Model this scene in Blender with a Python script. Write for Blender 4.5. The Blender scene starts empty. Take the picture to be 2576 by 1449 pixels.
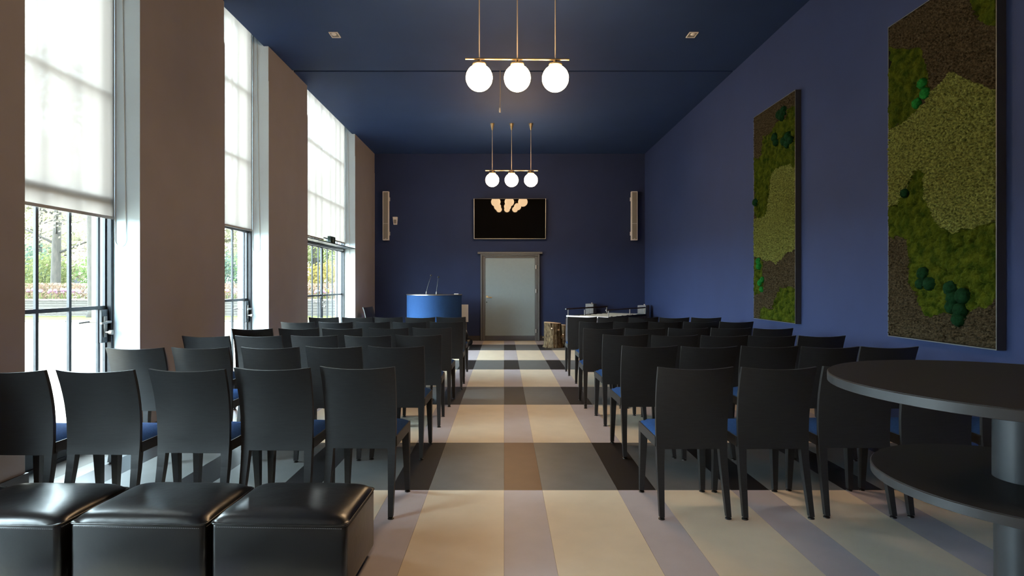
import bpy, bmesh, math, random
import numpy as np
from mathutils import Vector, Matrix, noise

random.seed(7)
C = bpy.context.scene
COL = C.collection
PI = math.pi
R = math.radians

# ------------------------------------------------------------------ camera
cam_d = bpy.data.cameras.new('camera')
cam = bpy.data.objects.new('camera', cam_d)
COL.objects.link(cam)
cam.location = (0, 0, 1.3)
cam.rotation_euler = (R(90), 0, 0)
cam_d.sensor_width = 36.0
cam_d.lens = 1450.0 / 2576.0 * 36.0
cam_d.shift_x = 20.0 / 2576.0
cam_d.shift_y = -7.5 / 2576.0
cam_d.clip_start = 0.05
cam_d.clip_end = 500
C.camera = cam

# ------------------------------------------------------------------ sky, exposure
SKY = 31.0
world = bpy.data.worlds.new('overcast_sky')
C.world = world
world.use_nodes = True
wn = world.node_tree
bgn = wn.nodes['Background']
bgn.inputs['Color'].default_value = (0.72, 0.90, 1.0, 1)
bgn.inputs['Strength'].default_value = SKY
GLOBE = 60.0
GLOBE_COL = (1.0, 0.66, 0.36, 1)

vs = C.view_settings
C.display_settings.display_device = 'sRGB'
vs.view_transform = 'Standard'
vs.look = 'None'
vs.exposure = 0.25
vs.gamma = 1.0
vs.use_curve_mapping = False
C.cycles.max_bounces = 10
C.cycles.diffuse_bounces = 5
C.cycles.transparent_max_bounces = 24
C.cycles.caustics_reflective = False
C.cycles.caustics_refractive = False
C.cycles.sample_clamp_indirect = 6.0

# ------------------------------------------------------------------ materials
def mat(name, col, rough=0.5, metal=0.0, spec=0.5, var=0.0, vscale=8.0, bump=0.0, bscale=60.0,
        stretch=(1, 1, 1), col2=None, coat=0.0, sheen=0.0):
    m = bpy.data.materials.new(name)
    m.use_nodes = True
    nt = m.node_tree
    b = nt.nodes['Principled BSDF']
    b.inputs['Base Color'].default_value = (*col, 1)
    b.inputs['Roughness'].default_value = rough
    b.inputs['Metallic'].default_value = metal
    b.inputs['Specular IOR Level'].default_value = spec
    b.inputs['Coat Weight'].default_value = coat
    b.inputs['Coat Roughness'].default_value = 0.26
    b.inputs['Sheen Weight'].default_value = sheen
    if var or bump or col2:
        tc = nt.nodes.new('ShaderNodeTexCoord')
        mp = nt.nodes.new('ShaderNodeMapping')
        mp.inputs['Scale'].default_value = stretch
        nt.links.new(tc.outputs['Object'], mp.inputs['Vector'])
        if var or col2:
            n = nt.nodes.new('ShaderNodeTexNoise')
            n.inputs['Scale'].default_value = vscale
            n.inputs['Detail'].default_value = 5
            nt.links.new(mp.outputs['Vector'], n.inputs['Vector'])
            r = nt.nodes.new('ShaderNodeValToRGB')
            if col2:
                a, c = col, col2
            else:
                a = tuple(max(0, x * (1 - var)) for x in col)
                c = tuple(min(1, x * (1 + var)) for x in col)
            r.color_ramp.elements[0].position = 0.32
            r.color_ramp.elements[1].position = 0.68
            r.color_ramp.elements[0].color = (*a, 1)
            r.color_ramp.elements[1].color = (*c, 1)
            nt.links.new(n.outputs['Fac'], r.inputs['Fac'])
            nt.links.new(r.outputs['Color'], b.inputs['Base Color'])
        if bump:
            n2 = nt.nodes.new('ShaderNodeTexNoise')
            n2.inputs['Scale'].default_value = bscale
            n2.inputs['Detail'].default_value = 4
            nt.links.new(mp.outputs['Vector'], n2.inputs['Vector'])
            bp = nt.nodes.new('ShaderNodeBump')
            bp.inputs['Strength'].default_value = bump
            bp.inputs['Distance'].default_value = 0.01
            nt.links.new(n2.outputs['Fac'], bp.inputs['Height'])
            nt.links.new(bp.outputs['Normal'], b.inputs['Normal'])
    return m

M = {}
M['greige'] = mat('greige_wall_paint', (0.285, 0.262, 0.268), 0.8, spec=0.2, var=0.03, vscale=3, bump=0.05, bscale=120)
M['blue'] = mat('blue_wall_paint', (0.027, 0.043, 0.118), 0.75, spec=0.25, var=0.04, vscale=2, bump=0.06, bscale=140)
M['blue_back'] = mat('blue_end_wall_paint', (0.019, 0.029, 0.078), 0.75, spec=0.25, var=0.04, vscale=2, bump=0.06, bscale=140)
M['ceiling'] = mat('blue_ceiling_paint', (0.020, 0.042, 0.110), 0.7, spec=0.25, var=0.05, vscale=2, bump=0.05, bscale=140)
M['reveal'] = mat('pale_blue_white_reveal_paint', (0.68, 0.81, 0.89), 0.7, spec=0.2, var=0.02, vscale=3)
M['slot'] = mat('black_slot', (0.004, 0.004, 0.008), 0.9)
M['skirting'] = mat('dark_skirting', (0.028, 0.026, 0.026), 0.5)
M['steel'] = mat('dark_grey_steel', (0.018, 0.021, 0.026), 0.4, var=0.1, vscale=20)
M['cream'] = mat('cream_linoleum', (0.74, 0.645, 0.50), 0.42, spec=0.3, var=0.045, vscale=5, bump=0.03, bscale=90)
M['lilac'] = mat('lilac_grey_linoleum', (0.49, 0.45, 0.475), 0.42, spec=0.3, var=0.045, vscale=5, bump=0.03, bscale=90)
M['grey_lino'] = mat('grey_linoleum', (0.14, 0.142, 0.14), 0.4, spec=0.3, var=0.07, vscale=6, bump=0.03, bscale=90)
M['black_lino'] = mat('black_linoleum', (0.014, 0.013, 0.014), 0.4, spec=0.3, var=0.1, vscale=6, bump=0.03, bscale=90)
M['brown_lino'] = mat('brown_linoleum', (0.135, 0.066, 0.032), 0.42, spec=0.3, var=0.07, vscale=6, bump=0.03, bscale=90)
M['subfloor'] = mat('dark_subfloor', (0.12, 0.11, 0.1), 0.8)
M['chair'] = mat('charcoal_stained_wood', (0.023, 0.0245, 0.026), 0.42, spec=0.36, var=0.10, vscale=14,
                 stretch=(1, 6, 9), bump=0.04, bscale=60)
M['seat'] = mat('blue_wool_fabric', (0.021, 0.062, 0.182), 0.95, spec=0.08, var=0.15, vscale=120, bump=0.25, bscale=400)
M['rubber'] = mat('black_plastic', (0.008, 0.008, 0.009), 0.35)
M['leather'] = mat('black_leather', (0.004, 0.004, 0.0045), 0.33, spec=0.5, coat=0.4, var=0.15, vscale=9, bump=0.10, bscale=26)
M['stitch'] = mat('grey_thread', (0.16, 0.16, 0.17), 0.7)
M['table_top'] = mat('black_laminate', (0.017, 0.0185, 0.021), 0.6, spec=0.3, var=0.08, vscale=60, bump=0.04, bscale=220)
M['table_edge'] = mat('grey_table_metal', (0.052, 0.058, 0.065), 0.42, metal=0.3, var=0.06, vscale=12)
M['brass'] = mat('satin_brass', (0.62, 0.46, 0.25), 0.32, metal=0.9, var=0.05, vscale=10)
M['cord'] = mat('beige_cord', (0.5, 0.42, 0.32), 0.6)
M['white'] = mat('off_white_plastic', (0.74, 0.70, 0.65), 0.5)
M['bright_white'] = mat('white_enamel', (0.85, 0.84, 0.82), 0.35)
M['pale_panel'] = mat('pale_grey_panel_paint', (0.60, 0.63, 0.65), 0.5)
M['grille'] = mat('grey_speaker_mesh', (0.24, 0.22, 0.19), 0.7, var=0.2, vscale=300)
M['screen'] = mat('black_screen_glass', (0.002, 0.002, 0.002), 0.015, spec=0.155)
M['lever'] = mat('dull_nickel', (0.22, 0.21, 0.20), 0.42, metal=0.7, var=0.05, vscale=20)
M['silver'] = mat('brushed_silver', (0.6, 0.58, 0.55), 0.3, metal=0.9, var=0.05, vscale=20)
M['door'] = mat('grey_green_door_paint', (0.215, 0.265, 0.28), 0.5, var=0.02, vscale=18, bump=0.06, bscale=90)
M['door_frame'] = mat('dark_grey_frame_paint', (0.088, 0.092, 0.096), 0.45, var=0.05, vscale=10)
M['kick'] = mat('charcoal_kick_plate', (0.058, 0.062, 0.070), 0.45, var=0.05, vscale=10)
M['felt'] = mat('blue_felt', (0.021, 0.056, 0.150), 0.95, spec=0.05, var=0.08, vscale=60, bump=0.1, bscale=300)
M['velvet'] = mat('dark_grey_cloth', (0.085, 0.08, 0.088), 0.9, spec=0.1, var=0.15, vscale=12, bump=0.1, bscale=200)
M['stone'] = mat('grey_concrete', (0.19, 0.195, 0.2), 0.8, var=0.3, vscale=6, bump=0.15, bscale=40)
M['slat'] = mat('cream_wood', (0.36, 0.34, 0.27), 0.55, var=0.08, vscale=14, stretch=(1, 6, 1))
M['rail'] = mat('dark_red_wood', (0.03, 0.012, 0.01), 0.35, var=0.2, vscale=12)
M['bark'] = mat('pine_bark', (0.05, 0.033, 0.020), 0.95, spec=0.1, vscale=18, stretch=(1.8, 1.8, 0.8),
                col2=(0.19, 0.138, 0.08), bump=1.0, bscale=30)
M['cut_wood'] = mat('sawn_pale_wood', (0.66, 0.47, 0.30), 0.7, var=0.12, vscale=18)
M['moss_grey'] = mat('grey_brown_moss', (0.020, 0.017, 0.011), 0.95, spec=0.05, vscale=60, col2=(0.085, 0.070, 0.042), bump=0.7, bscale=160)
M['moss_olive'] = mat('olive_moss', (0.055, 0.070, 0.019), 0.95, spec=0.05, vscale=60, col2=(0.20, 0.235, 0.066), bump=0.7, bscale=160)
M['moss_green'] = mat('green_moss', (0.016, 0.036, 0.003), 0.95, spec=0.05, vscale=14, col2=(0.068, 0.088, 0.008), bump=0.7, bscale=200)
M['moss_dark'] = mat('dark_green_moss', (0.006, 0.030, 0.012), 0.95, spec=0.05, var=0.4, vscale=40, bump=0.5, bscale=160)
M['moss_emerald'] = mat('emerald_moss', (0.010, 0.12, 0.022), 0.95, spec=0.05, var=0.4, vscale=40, bump=0.5, bscale=160)
M['panel_frame'] = mat('anthracite_panel_frame', (0.028, 0.031, 0.037), 0.5, var=0.06, vscale=10)
M['panel_lip'] = mat('thin_aluminium_lip', (0.16, 0.17, 0.16), 0.4, metal=0.4)
M['sign'] = mat('dark_green_sign', (0.006, 0.03, 0.024), 0.35)
M['sign_mark'] = mat('pale_sign_mark', (0.35, 0.42, 0.40), 0.5)
M['chain'] = mat('white_bead_chain', (0.62, 0.62, 0.6), 0.4)
M['blind_tube'] = mat('grey_blind_tube', (0.3, 0.29, 0.28), 0.5)
# outside
M['paving'] = mat('pale_gravel_paving', (0.25, 0.205, 0.16), 0.95, spec=0.1, var=0.08, vscale=4, bump=0.1, bscale=30)
M['kerb'] = mat('grey_kerb_stone', (0.06, 0.052, 0.043), 0.9)
M['lawn'] = mat('spring_lawn', (0.045, 0.048, 0.012), 0.95, spec=0.1, var=0.25, vscale=5, bump=0.4, bscale=60)
M['sleeper'] = mat('weathered_sleeper', (0.048, 0.040, 0.033), 0.9, var=0.25, vscale=8, stretch=(1, 1, 6))
M['coping'] = mat('light_coping', (0.085, 0.072, 0.054), 0.9, var=0.2, vscale=6)
M['trunk'] = mat('grey_tree_bark', (0.025, 0.020, 0.0145), 0.95, var=0.3, vscale=6, stretch=(2, 2, 0.5), bump=0.4, bscale=20)
M['soil'] = mat('dark_soil', (0.06, 0.05, 0.04), 0.95)
M['roof_tile'] = mat('red_roof_tiles', (0.26, 0.10, 0.065), 0.9, var=0.15, vscale=4)
M['house_wall'] = mat('pale_house_wall', (0.22, 0.2, 0.18), 0.9)

def leaf_mat(name, c1, c2):
    m = bpy.data.materials.new(name)
    m.use_nodes = True
    nt = m.node_tree
    nt.nodes.clear()
    out = nt.nodes.new('ShaderNodeOutputMaterial')
    g = nt.nodes.new('ShaderNodeNewGeometry')
    rp = nt.nodes.new('ShaderNodeValToRGB')
    rp.color_ramp.elements[0].color = (*c1, 1)
    rp.color_ramp.elements[1].color = (*c2, 1)
    nt.links.new(g.outputs['Random Per Island'], rp.inputs['Fac'])
    d = nt.nodes.new('ShaderNodeBsdfDiffuse')
    t = nt.nodes.new('ShaderNodeBsdfTranslucent')
    mx = nt.nodes.new('ShaderNodeMixShader')
    mx.inputs['Fac'].default_value = 0.4
    nt.links.new(rp.outputs['Color'], d.inputs['Color'])
    nt.links.new(rp.outputs['Color'], t.inputs['Color'])
    nt.links.new(d.outputs[0], mx.inputs[1])
    nt.links.new(t.outputs[0], mx.inputs[2])
    nt.links.new(mx.outputs[0], out.inputs['Surface'])
    return m
M['leaf_pale'] = leaf_mat('pale_spring_leaves', (0.13, 0.12, 0.075), (0.22, 0.20, 0.125))
M['leaf_lime'] = leaf_mat('lime_leaves', (0.075, 0.085, 0.032), (0.145, 0.15, 0.065))
M['leaf_mid'] = leaf_mat('mid_green_leaves', (0.06, 0.10, 0.03), (0.13, 0.18, 0.06))
M['leaf_dark'] = leaf_mat('dark_conifer_leaves', (0.045, 0.068, 0.05), (0.10, 0.13, 0.095))
M['leaf_copper'] = leaf_mat('copper_beech_leaves', (0.12, 0.075, 0.052), (0.19, 0.13, 0.092))
M['leaf_gold'] = leaf_mat('golden_leaves', (0.12, 0.085, 0.02), (0.17, 0.135, 0.05))
M['petal_pink'] = leaf_mat('pink_petals', (0.22, 0.10, 0.15), (0.30, 0.17, 0.22))
M['petal_white'] = leaf_mat('white_petals', (0.2, 0.17, 0.17), (0.25, 0.21, 0.21))
M['petal_yellow'] = leaf_mat('yellow_petals', (0.42, 0.26, 0.02), (0.5, 0.36, 0.05))

def glass_mat():
    m = bpy.data.materials.new('window_glass')
    m.use_nodes = True
    nt = m.node_tree
    nt.nodes.clear()
    out = nt.nodes.new('ShaderNodeOutputMaterial')
    fr = nt.nodes.new('ShaderNodeFresnel')
    fr.inputs['IOR'].default_value = 1.3
    t = nt.nodes.new('ShaderNodeBsdfTransparent')
    t.inputs['Color'].default_value = (0.97, 0.985, 0.98, 1)
    g = nt.nodes.new('ShaderNodeBsdfGlossy')
    g.inputs['Roughness'].default_value = 0.02
    mx = nt.nodes.new('ShaderNodeMixShader')
    ge = nt.nodes.new('ShaderNodeNewGeometry')
    iv = nt.nodes.new('ShaderNodeMath')
    iv.operation = 'SUBTRACT'
    iv.inputs[0].default_value = 1.0
    nt.links.new(ge.outputs['Backfacing'], iv.inputs[1])
    mu = nt.nodes.new('ShaderNodeMath')
    mu.operation = 'MULTIPLY'
    nt.links.new(fr.outputs[0], mu.inputs[0])
    nt.links.new(iv.outputs[0], mu.inputs[1])
    nt.links.new(mu.outputs[0], mx.inputs['Fac'])
    nt.links.new(t.outputs[0], mx.inputs[1])
    nt.links.new(g.outputs[0], mx.inputs[2])
    nt.links.new(mx.outputs[0], out.inputs['Surface'])
    return m
M['glass'] = glass_mat()

def blind_mat():
    m = bpy.data.materials.new('white_screen_fabric')
    m.use_nodes = True
    nt = m.node_tree
    nt.nodes.clear()
    out = nt.nodes.new('ShaderNodeOutputMaterial')
    tc = nt.nodes.new('ShaderNodeTexCoord')
    mp = nt.nodes.new('ShaderNodeMapping')
    mp.inputs['Scale'].default_value = (1, 7, 0.6)
    nt.links.new(tc.outputs['Object'], mp.inputs['Vector'])
    n = nt.nodes.new('ShaderNodeTexNoise')
    n.inputs['Scale'].default_value = 2.0
    nt.links.new(mp.outputs['Vector'], n.inputs['Vector'])
    rp = nt.nodes.new('ShaderNodeValToRGB')
    rp.color_ramp.elements[0].position = 0.3
    rp.color_ramp.elements[1].position = 0.7
    rp.color_ramp.elements[0].color = (0.122, 0.104, 0.092, 1)
    rp.color_ramp.elements[1].color = (0.138, 0.118, 0.104, 1)
    nt.links.new(n.outputs['Fac'], rp.inputs['Fac'])
    d = nt.nodes.new('ShaderNodeBsdfDiffuse')
    d.inputs['Color'].default_value = (0.45, 0.44, 0.42, 1)
    t = nt.nodes.new('ShaderNodeBsdfTranslucent')
    nt.links.new(rp.outputs['Color'], t.inputs['Color'])
    tr = nt.nodes.new('ShaderNodeBsdfTransparent')
    mx = nt.nodes.new('ShaderNodeMixShader')
    mx.inputs['Fac'].default_value = 0.62
    nt.links.new(d.outputs[0], mx.inputs[1])
    nt.links.new(t.outputs[0], mx.inputs[2])
    mx2 = nt.nodes.new('ShaderNodeMixShader')
    mx2.inputs['Fac'].default_value = 0.008
    nt.links.new(mx.outputs[0], mx2.inputs[1])
    nt.links.new(tr.outputs[0], mx2.inputs[2])
    nt.links.new(mx2.outputs[0], out.inputs['Surface'])
    return m
M['blind'] = blind_mat()

def emit_mat(name, col, strength):
    m = bpy.data.materials.new(name)
    m.use_nodes = True
    nt = m.node_tree
    b = nt.nodes['Principled BSDF']
    b.inputs['Base Color'].default_value = (0.8, 0.78, 0.72, 1)
    b.inputs['Roughness'].default_value = 0.25
    b.inputs['Emission Color'].default_value = col
    b.inputs['Emission Strength'].default_value = strength
    return m
M['globe'] = emit_mat('lit_opal_glass', GLOBE_COL, GLOBE)

# ------------------------------------------------------------------ mesh helpers
class MB:
    def __init__(self):
        self.v = []
        self.f = []
    def add(self, vs_, fs_):
        o = len(self.v)
        self.v += [tuple(p) for p in vs_]
        self.f += [tuple(i + o for i in f) for f in fs_]
        return self
    def box(self, x0, x1, y0, y1, z0, z1):
        return self.add([(x0, y0, z0), (x1, y0, z0), (x1, y1, z0), (x0, y1, z0),
                         (x0, y0, z1), (x1, y0, z1), (x1, y1, z1), (x0, y1, z1)],
                        [(3, 2, 1, 0), (4, 5, 6, 7), (0, 1, 5, 4), (1, 2, 6, 5), (2, 3, 7, 6), (3, 0, 4, 7)])
    def hexa(self, lo, hi):            # two quads (ccw seen from above) joined
        return self.add(list(lo) + list(hi), [(3, 2, 1, 0), (4, 5, 6, 7), (0, 1, 5, 4), (1, 2, 6, 5), (2, 3, 7, 6), (3, 0, 4, 7)])
    def tube(self, pts, rad, n=8, cap=True):
        pts = [Vector(p) for p in pts]
        if not hasattr(rad, '__len__'):
            rad = [rad] * len(pts)
        rings = []
        up = Vector((0, 0, 1))
        prev = None
        for i, p in enumerate(pts):
            t = (pts[min(i + 1, len(pts) - 1)] - pts[max(i - 1, 0)])
            t = t.normalized() if t.length > 1e-9 else Vector((0, 0, 1))
            if prev is None:
                a = t.cross(up)
                if a.length < 1e-3:
                    a = t.cross(Vector((1, 0, 0)))
                a.normalize()
            else:
                a = prev - t * prev.dot(t)
                a.normalize()
            prev = a
            b = t.cross(a)
            rings.append([p + (a * math.cos(2 * PI * k / n) + b * math.sin(2 * PI * k / n)) * rad[i] for k in range(n)])
        vs_ = [q for r in rings for q in r]
        fs_ = []
        for i in range(len(rings) - 1):
            for k in range(n):
                k2 = (k + 1) % n
                fs_.append((i * n + k, i * n + k2, (i + 1) * n + k2, (i + 1) * n + k))
        if cap:
            fs_.append(tuple(range(n - 1, -1, -1)))
            o = (len(rings) - 1) * n
            fs_.append(tuple(range(o, o + n)))
        return self.add(vs_, fs_)
    def lathe(self, prof, n=24, cx=0, cy=0):
        vs_ = []
        for r, z in prof:
            for k in range(n):
                a = 2 * PI * k / n
                vs_.append((cx + r * math.cos(a), cy + r * math.sin(a), z))
        fs_ = []
        for i in range(len(prof) - 1):
            for k in range(n):
                k2 = (k + 1) % n
                fs_.append((i * n + k, i * n + k2, (i + 1) * n + k2, (i + 1) * n + k))
        fs_.append(tuple(range(n - 1, -1, -1)))
        o = (len(prof) - 1) * n
        fs_.append(tuple(range(o, o + n)))
        return self.add(vs_, fs_)
    def sphere(self, c, r, n=24, m=14, sq=(1, 1, 1)):
        vs_ = [(c[0], c[1], c[2] - r * sq[2])]
        for i in range(1, m):
            a = -PI / 2 + PI * i / m
            for k in range(n):
                b = 2 * PI * k / n
                vs_.append((c[0] + r * sq[0] * math.cos(a) * math.cos(b), c[1] + r * sq[1] * math.cos(a) * math.sin(b), c[2] + r * sq[2] * math.sin(a)))
        vs_.append((c[0], c[1], c[2] + r * sq[2]))
        fs_ = [(0, 1 + (k + 1) % n, 1 + k) for k in range(n)]
        for i in range(m - 2):
            for k in range(n):
                k2 = (k + 1) % n
                fs_.append((1 + i * n + k, 1 + i * n + k2, 1 + (i + 1) * n + k2, 1 + (i + 1) * n + k))
        o = 1 + (m - 2) * n
        t = len(vs_) - 1
        fs_ += [(o + k, o + (k + 1) % n, t) for k in range(n)]
        return self.add(vs_, fs_)
    def build(self, name, m, parent=None, loc=None, bevel=0.0, seg=2, smooth=False):
        me = bpy.data.meshes.new(name)
        me.from_pydata(self.v, [], self.f)
        if bevel:
            bm = bmesh.new()
            bm.from_mesh(me)
            bmesh.ops.bevel(bm, geom=list(bm.edges), offset=bevel, segments=seg, profile=0.5, affect='EDGES', clamp_overlap=True)
            bm.to_mesh(me)
            bm.free()
        me.materials.append(m)
        if smooth:
            me.polygons.foreach_set('use_smooth', [True] * len(me.polygons))
            if smooth == 'auto':
                try:
                    me.set_sharp_from_angle(angle=R(38))
                except Exception:
                    pass
        me.update()
        o = bpy.data.objects.new(name, me)
        COL.objects.link(o)
        if parent:
            o.parent = parent
        if loc:
            o.location = loc
        return o

def tag(o, label, cat, group=None, kind=None):
    o['label'] = label
    if cat:
        o['category'] = cat
    if group:
        o['group'] = group
    if kind:
        o['kind'] = kind
    return o

def empty(name, loc=(0, 0, 0), rz=0.0):
    o = bpy.data.objects.new(name, None)
    COL.objects.link(o)
    o.location = loc
    o.rotation_euler = (0, 0, rz)
    o.empty_display_size = 0.1
    return o

def structure(o):
    o['kind'] = 'structure'
    return o

KIDS = {}
def kids(o):
    return [c for c in o.children]

def copy_tree(o, parent=None):
    c = o.copy()
    COL.objects.link(c)
    if parent:
        c.parent = parent
    for ch in kids(o):
        copy_tree(ch, c)
    return c

def bx(name, x0, x1, y0, y1, z0, z1, m, parent=None, bevel=0.0, seg=2, smooth=False):
    return MB().box(x0, x1, y0, y1, z0, z1).build(name, m, parent, bevel=bevel, seg=seg, smooth=smooth)

# ------------------------------------------------------------------ room shell
XL, XR, YB, YR, H = -3.018, 3.287, 13.46, -3.2, 4.364
HW = H + 0.24          # head of the window recesses, above the ceiling edge
XC = XL - 0.065        # ceiling edge over the recesses
XG = -3.29            # glazing plane
XO = -3.42            # outer face of the wall
WIN = [(1.02, 2.17), (3.63, 4.78), (6.23, 7.395), (8.86, 11.69)]

fl = structure(bx('floor', XO, XR + 0.15, YR - 0.15, YB + 0.15, -0.12, -0.004, M['subfloor']))
# linoleum plaid: every inlaid sheet is a piece of the floor
xb = []
k = -5
while True:
    a = 0.72 * k
    xb.append((a, a + 0.242, True))
    xb.append((a + 0.242, a + 0.72, False))
    k += 1
    if a > XR:
        break
yb = []
k = -3
while True:
    a = 3.653 + 2.61 * k
    yb.append((a, a + 1.10, True))
    yb.append((a + 1.10, a + 2.61, False))
    k += 1
    if a > YB:
        break
sheet_cache = {}
for (x0, x1, nx) in xb:
    x0c, x1c = max(x0, XL), min(x1, XR)
    if x1c - x0c < 0.01:
        continue
    for (y0, y1, dk) in yb:
        y0c, y1c = max(y0, YR), min(y1, YB)
        if y1c - y0c < 0.01:
            continue
        mm = M['black_lino'] if (dk and nx) else M['grey_lino'] if dk else M['lilac'] if nx else M['cream']
        if dk and nx and abs(x0) < 0.01 and abs(y0 - 3.653) < 0.01:
            mm = M['brown_lino']
        w, l = x1c - x0c, y1c - y0c
        key = (round(w, 3), round(l, 3), mm.name)
        g = 0.0006
        if key not in sheet_cache:
            o = MB().box(g, w - g, g, l - g, -0.004, 0.0).build('linoleum_sheet', mm, fl)
            sheet_cache[key] = o.data
        else:
            o = bpy.data.objects.new('linoleum_sheet', sheet_cache[key])
            COL.objects.link(o)
            o.parent = fl
        o.location = (x0c, y0c, 0)

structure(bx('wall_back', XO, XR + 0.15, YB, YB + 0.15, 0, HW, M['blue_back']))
structure(bx('wall_right', XR, XR + 0.15, YR - 0.15, YB, 0, HW, M['blue']))
structure(bx('wall_front', XO, XR, YR - 0.15, YR, 0, H, M['greige']))
# window wall: piers, upper part set back a little above a seam
wl = MB()
edges = [YR] + [e for w in WIN for e in w] + [YB]
for i in range(0, len(edges), 2):
    a, b = edges[i], edges[i + 1]
    wl.box(XO, XL, a, b, 0, 3.915)
    wl.box(XO, XL - 0.006, a + (0.006 if i else 0), b - (0.006 if i + 2 < len(edges) else 0), 3.915, HW)
structure(wl.build('wall_left', M['greige']))
cb = MB()
cb.box(XC, XR + 0.15, YR - 0.15, 8.235, H, HW + 0.1)
cb.box(XC, XR + 0.15, 8.285, YB + 0.15, H, HW + 0.1)
cb.box(XO, XC, YR - 0.15, YB + 0.15, HW, HW + 0.1)
structure(cb.build('ceiling', M['ceiling']))
structure(bx('trim_1', XC, XR + 0.15, 8.235, 8.285, H + 0.03, HW + 0.1, M['slot']))
# skirtings
sb = MB()
for i in range(0, len(edges), 2):
    a, b = edges[i], edges[i + 1]
    sb.box(XL, XL + 0.014, a - (0.014 if i else 0), b + (0.014 if i + 2 < len(edges) else 0), 0.0, 0.115)
structure(sb.build('baseboard_left', M['skirting']))
structure(bx('baseboard_right', XR - 0.014, XR, YR, YB - 0.014, 0, 0.115, M['skirting']))
sb = MB()
sb.box(XL, -0.56, YB - 0.014, YB, 0, 0.115)
sb.box(0.84, XR, YB - 0.014, YB, 0, 0.115)
structure(sb.build('baseboard_back', M['skirting']))

# ------------------------------------------------------------------ windows with glazed doors
def make_window(n, y0, y1, bars, posts=()):
    w = structure(empty('window_%d' % n, (XG, y0, 0)))
    L = y1 - y0
    st = M['steel']
    fr = MB()
    t = 0.045
    fr.box(-0.012, 0.035, 0.0, t, 0, HW)
    fr.box(-0.010, 0.012, L - t, L, 0, HW)
    fr.box(-0.010, 0.052, L - 0.032, L, 0, HW)
    fr.box(-0.03, 0.035, t, L - t, HW - 0.045, HW)
    fr.box(-0.03, 0.035, t, L - t, 0, 0.025)
    fr.build('frame', st, w)
    MB().box(-0.012, 0.036, 0, L, 1.965, 2.025).build('transom', st, w, bevel=0.004)
    MB().box(-0.022, 0.026, t, L - t, 0.025, 0.235).build('kick_panel', st, w, bevel=0.004)
    xs = [t] + [b - y0 for b in bars] + [L - t]
    for b in bars:
        MB().box(-0.009, 0.009, b - y0 - 0.013, b - y0 + 0.013, 0.235, HW - 0.045).build('mullion', st, w)
    for z in (1.115, 2.865, 3.735):
        MB().box(-0.010, 0.010, t, L - t, z - 0.015, z + 0.015).build('glazing_bar', st, w)
    for p in posts:
        MB().box(-0.010, 0.022, p - y0 - 0.032, p - y0 + 0.032, 0.025, 1.965).build('door_post', st, w, bevel=0.004)
    zs = [(0.235, 1.099), (1.131, 1.965), (2.025, 2.849), (2.881, 3.719), (3.751, HW - 0.045)]
    for i in range(len(xs) - 1):
        a = xs[i] + (0.013 if i else 0)
        b = xs[i + 1] - (0.013 if i < len(xs) - 2 else 0)
        for (za, zb) in zs:
            MB().box(-0.003, 0.003, a, b, za, zb).build('pane', M['glass'], w)
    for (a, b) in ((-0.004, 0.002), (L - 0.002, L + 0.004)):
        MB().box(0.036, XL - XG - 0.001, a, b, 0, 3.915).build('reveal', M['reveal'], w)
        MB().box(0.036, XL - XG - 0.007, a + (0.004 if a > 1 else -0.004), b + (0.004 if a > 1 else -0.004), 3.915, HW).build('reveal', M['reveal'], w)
    return w, L

def lock(w, y, z0=0.83, z1=1.10, wid=0.075, s=1):
    p = MB().box(0.0, 0.034, y, y + wid, z0, z1).build('lock_plate', M['steel'], w, bevel=0.003)
    c = y + wid * 0.45
    h = MB()
    h.box(0.034, 0.044, c - 0.016, c + 0.016, 0.945, 1.045)
    h.tube([(0.04, c, 1.0), (0.085, c, 1.0), (0.092, c - 0.02 * s, 1.0), (0.092, c - 0.125 * s, 0.995)], 0.009, 8)
    h.tube([(0.0, c, 1.0), (-0.085, c, 1.0), (-0.092, c - 0.02 * s, 1.0), (-0.092, c - 0.125 * s, 0.995)], 0.009, 8)
    h.build('handle', M['lever'], p, smooth='auto')
    k2 = MB()
    k2.box(0.034, 0.041, c - 0.014, c + 0.014, 0.875, 0.95)
    k2.tube([(0.04, c, 0.915), (0.075, c, 0.915)], 0.010, 10)
    k2.tube([(0.075, c, 0.915), (0.10, c, 0.915)], 0.019, 12)
    k2.build('lock_knob', M['lever'], p, smooth='auto')

for i, (y0, y1) in enumerate(WIN):
    if i == 3:
        w, L = make_window(i + 1, y0, y1, (9.23, 9.55, 9.88, 10.20, 10.72, 11.04, 11.35), posts=(10.375,))
        lock(w, 10.375 - 0.105 - y0, 0.72, 1.08, 0.07, 1)
        tr = MB().box(0.036, 0.060, 0.08, L - 0.08, 1.98, 2.02).build('closer_rail', M['silver'], w, bevel=0.004)
        MB().box(-0.01, 0.27, 0, L, 2.028, 2.045).build('ledge', M['steel'], w, bevel=0.003)
    else:
        o4 = y1 - 4.78
        w, L = make_window(i + 1, y0, y1, (3.75 + o4, 4.05 + o4, 4.36 + o4, 4.67 + o4))
        lock(w, 4.665 + o4 - y0)

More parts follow.
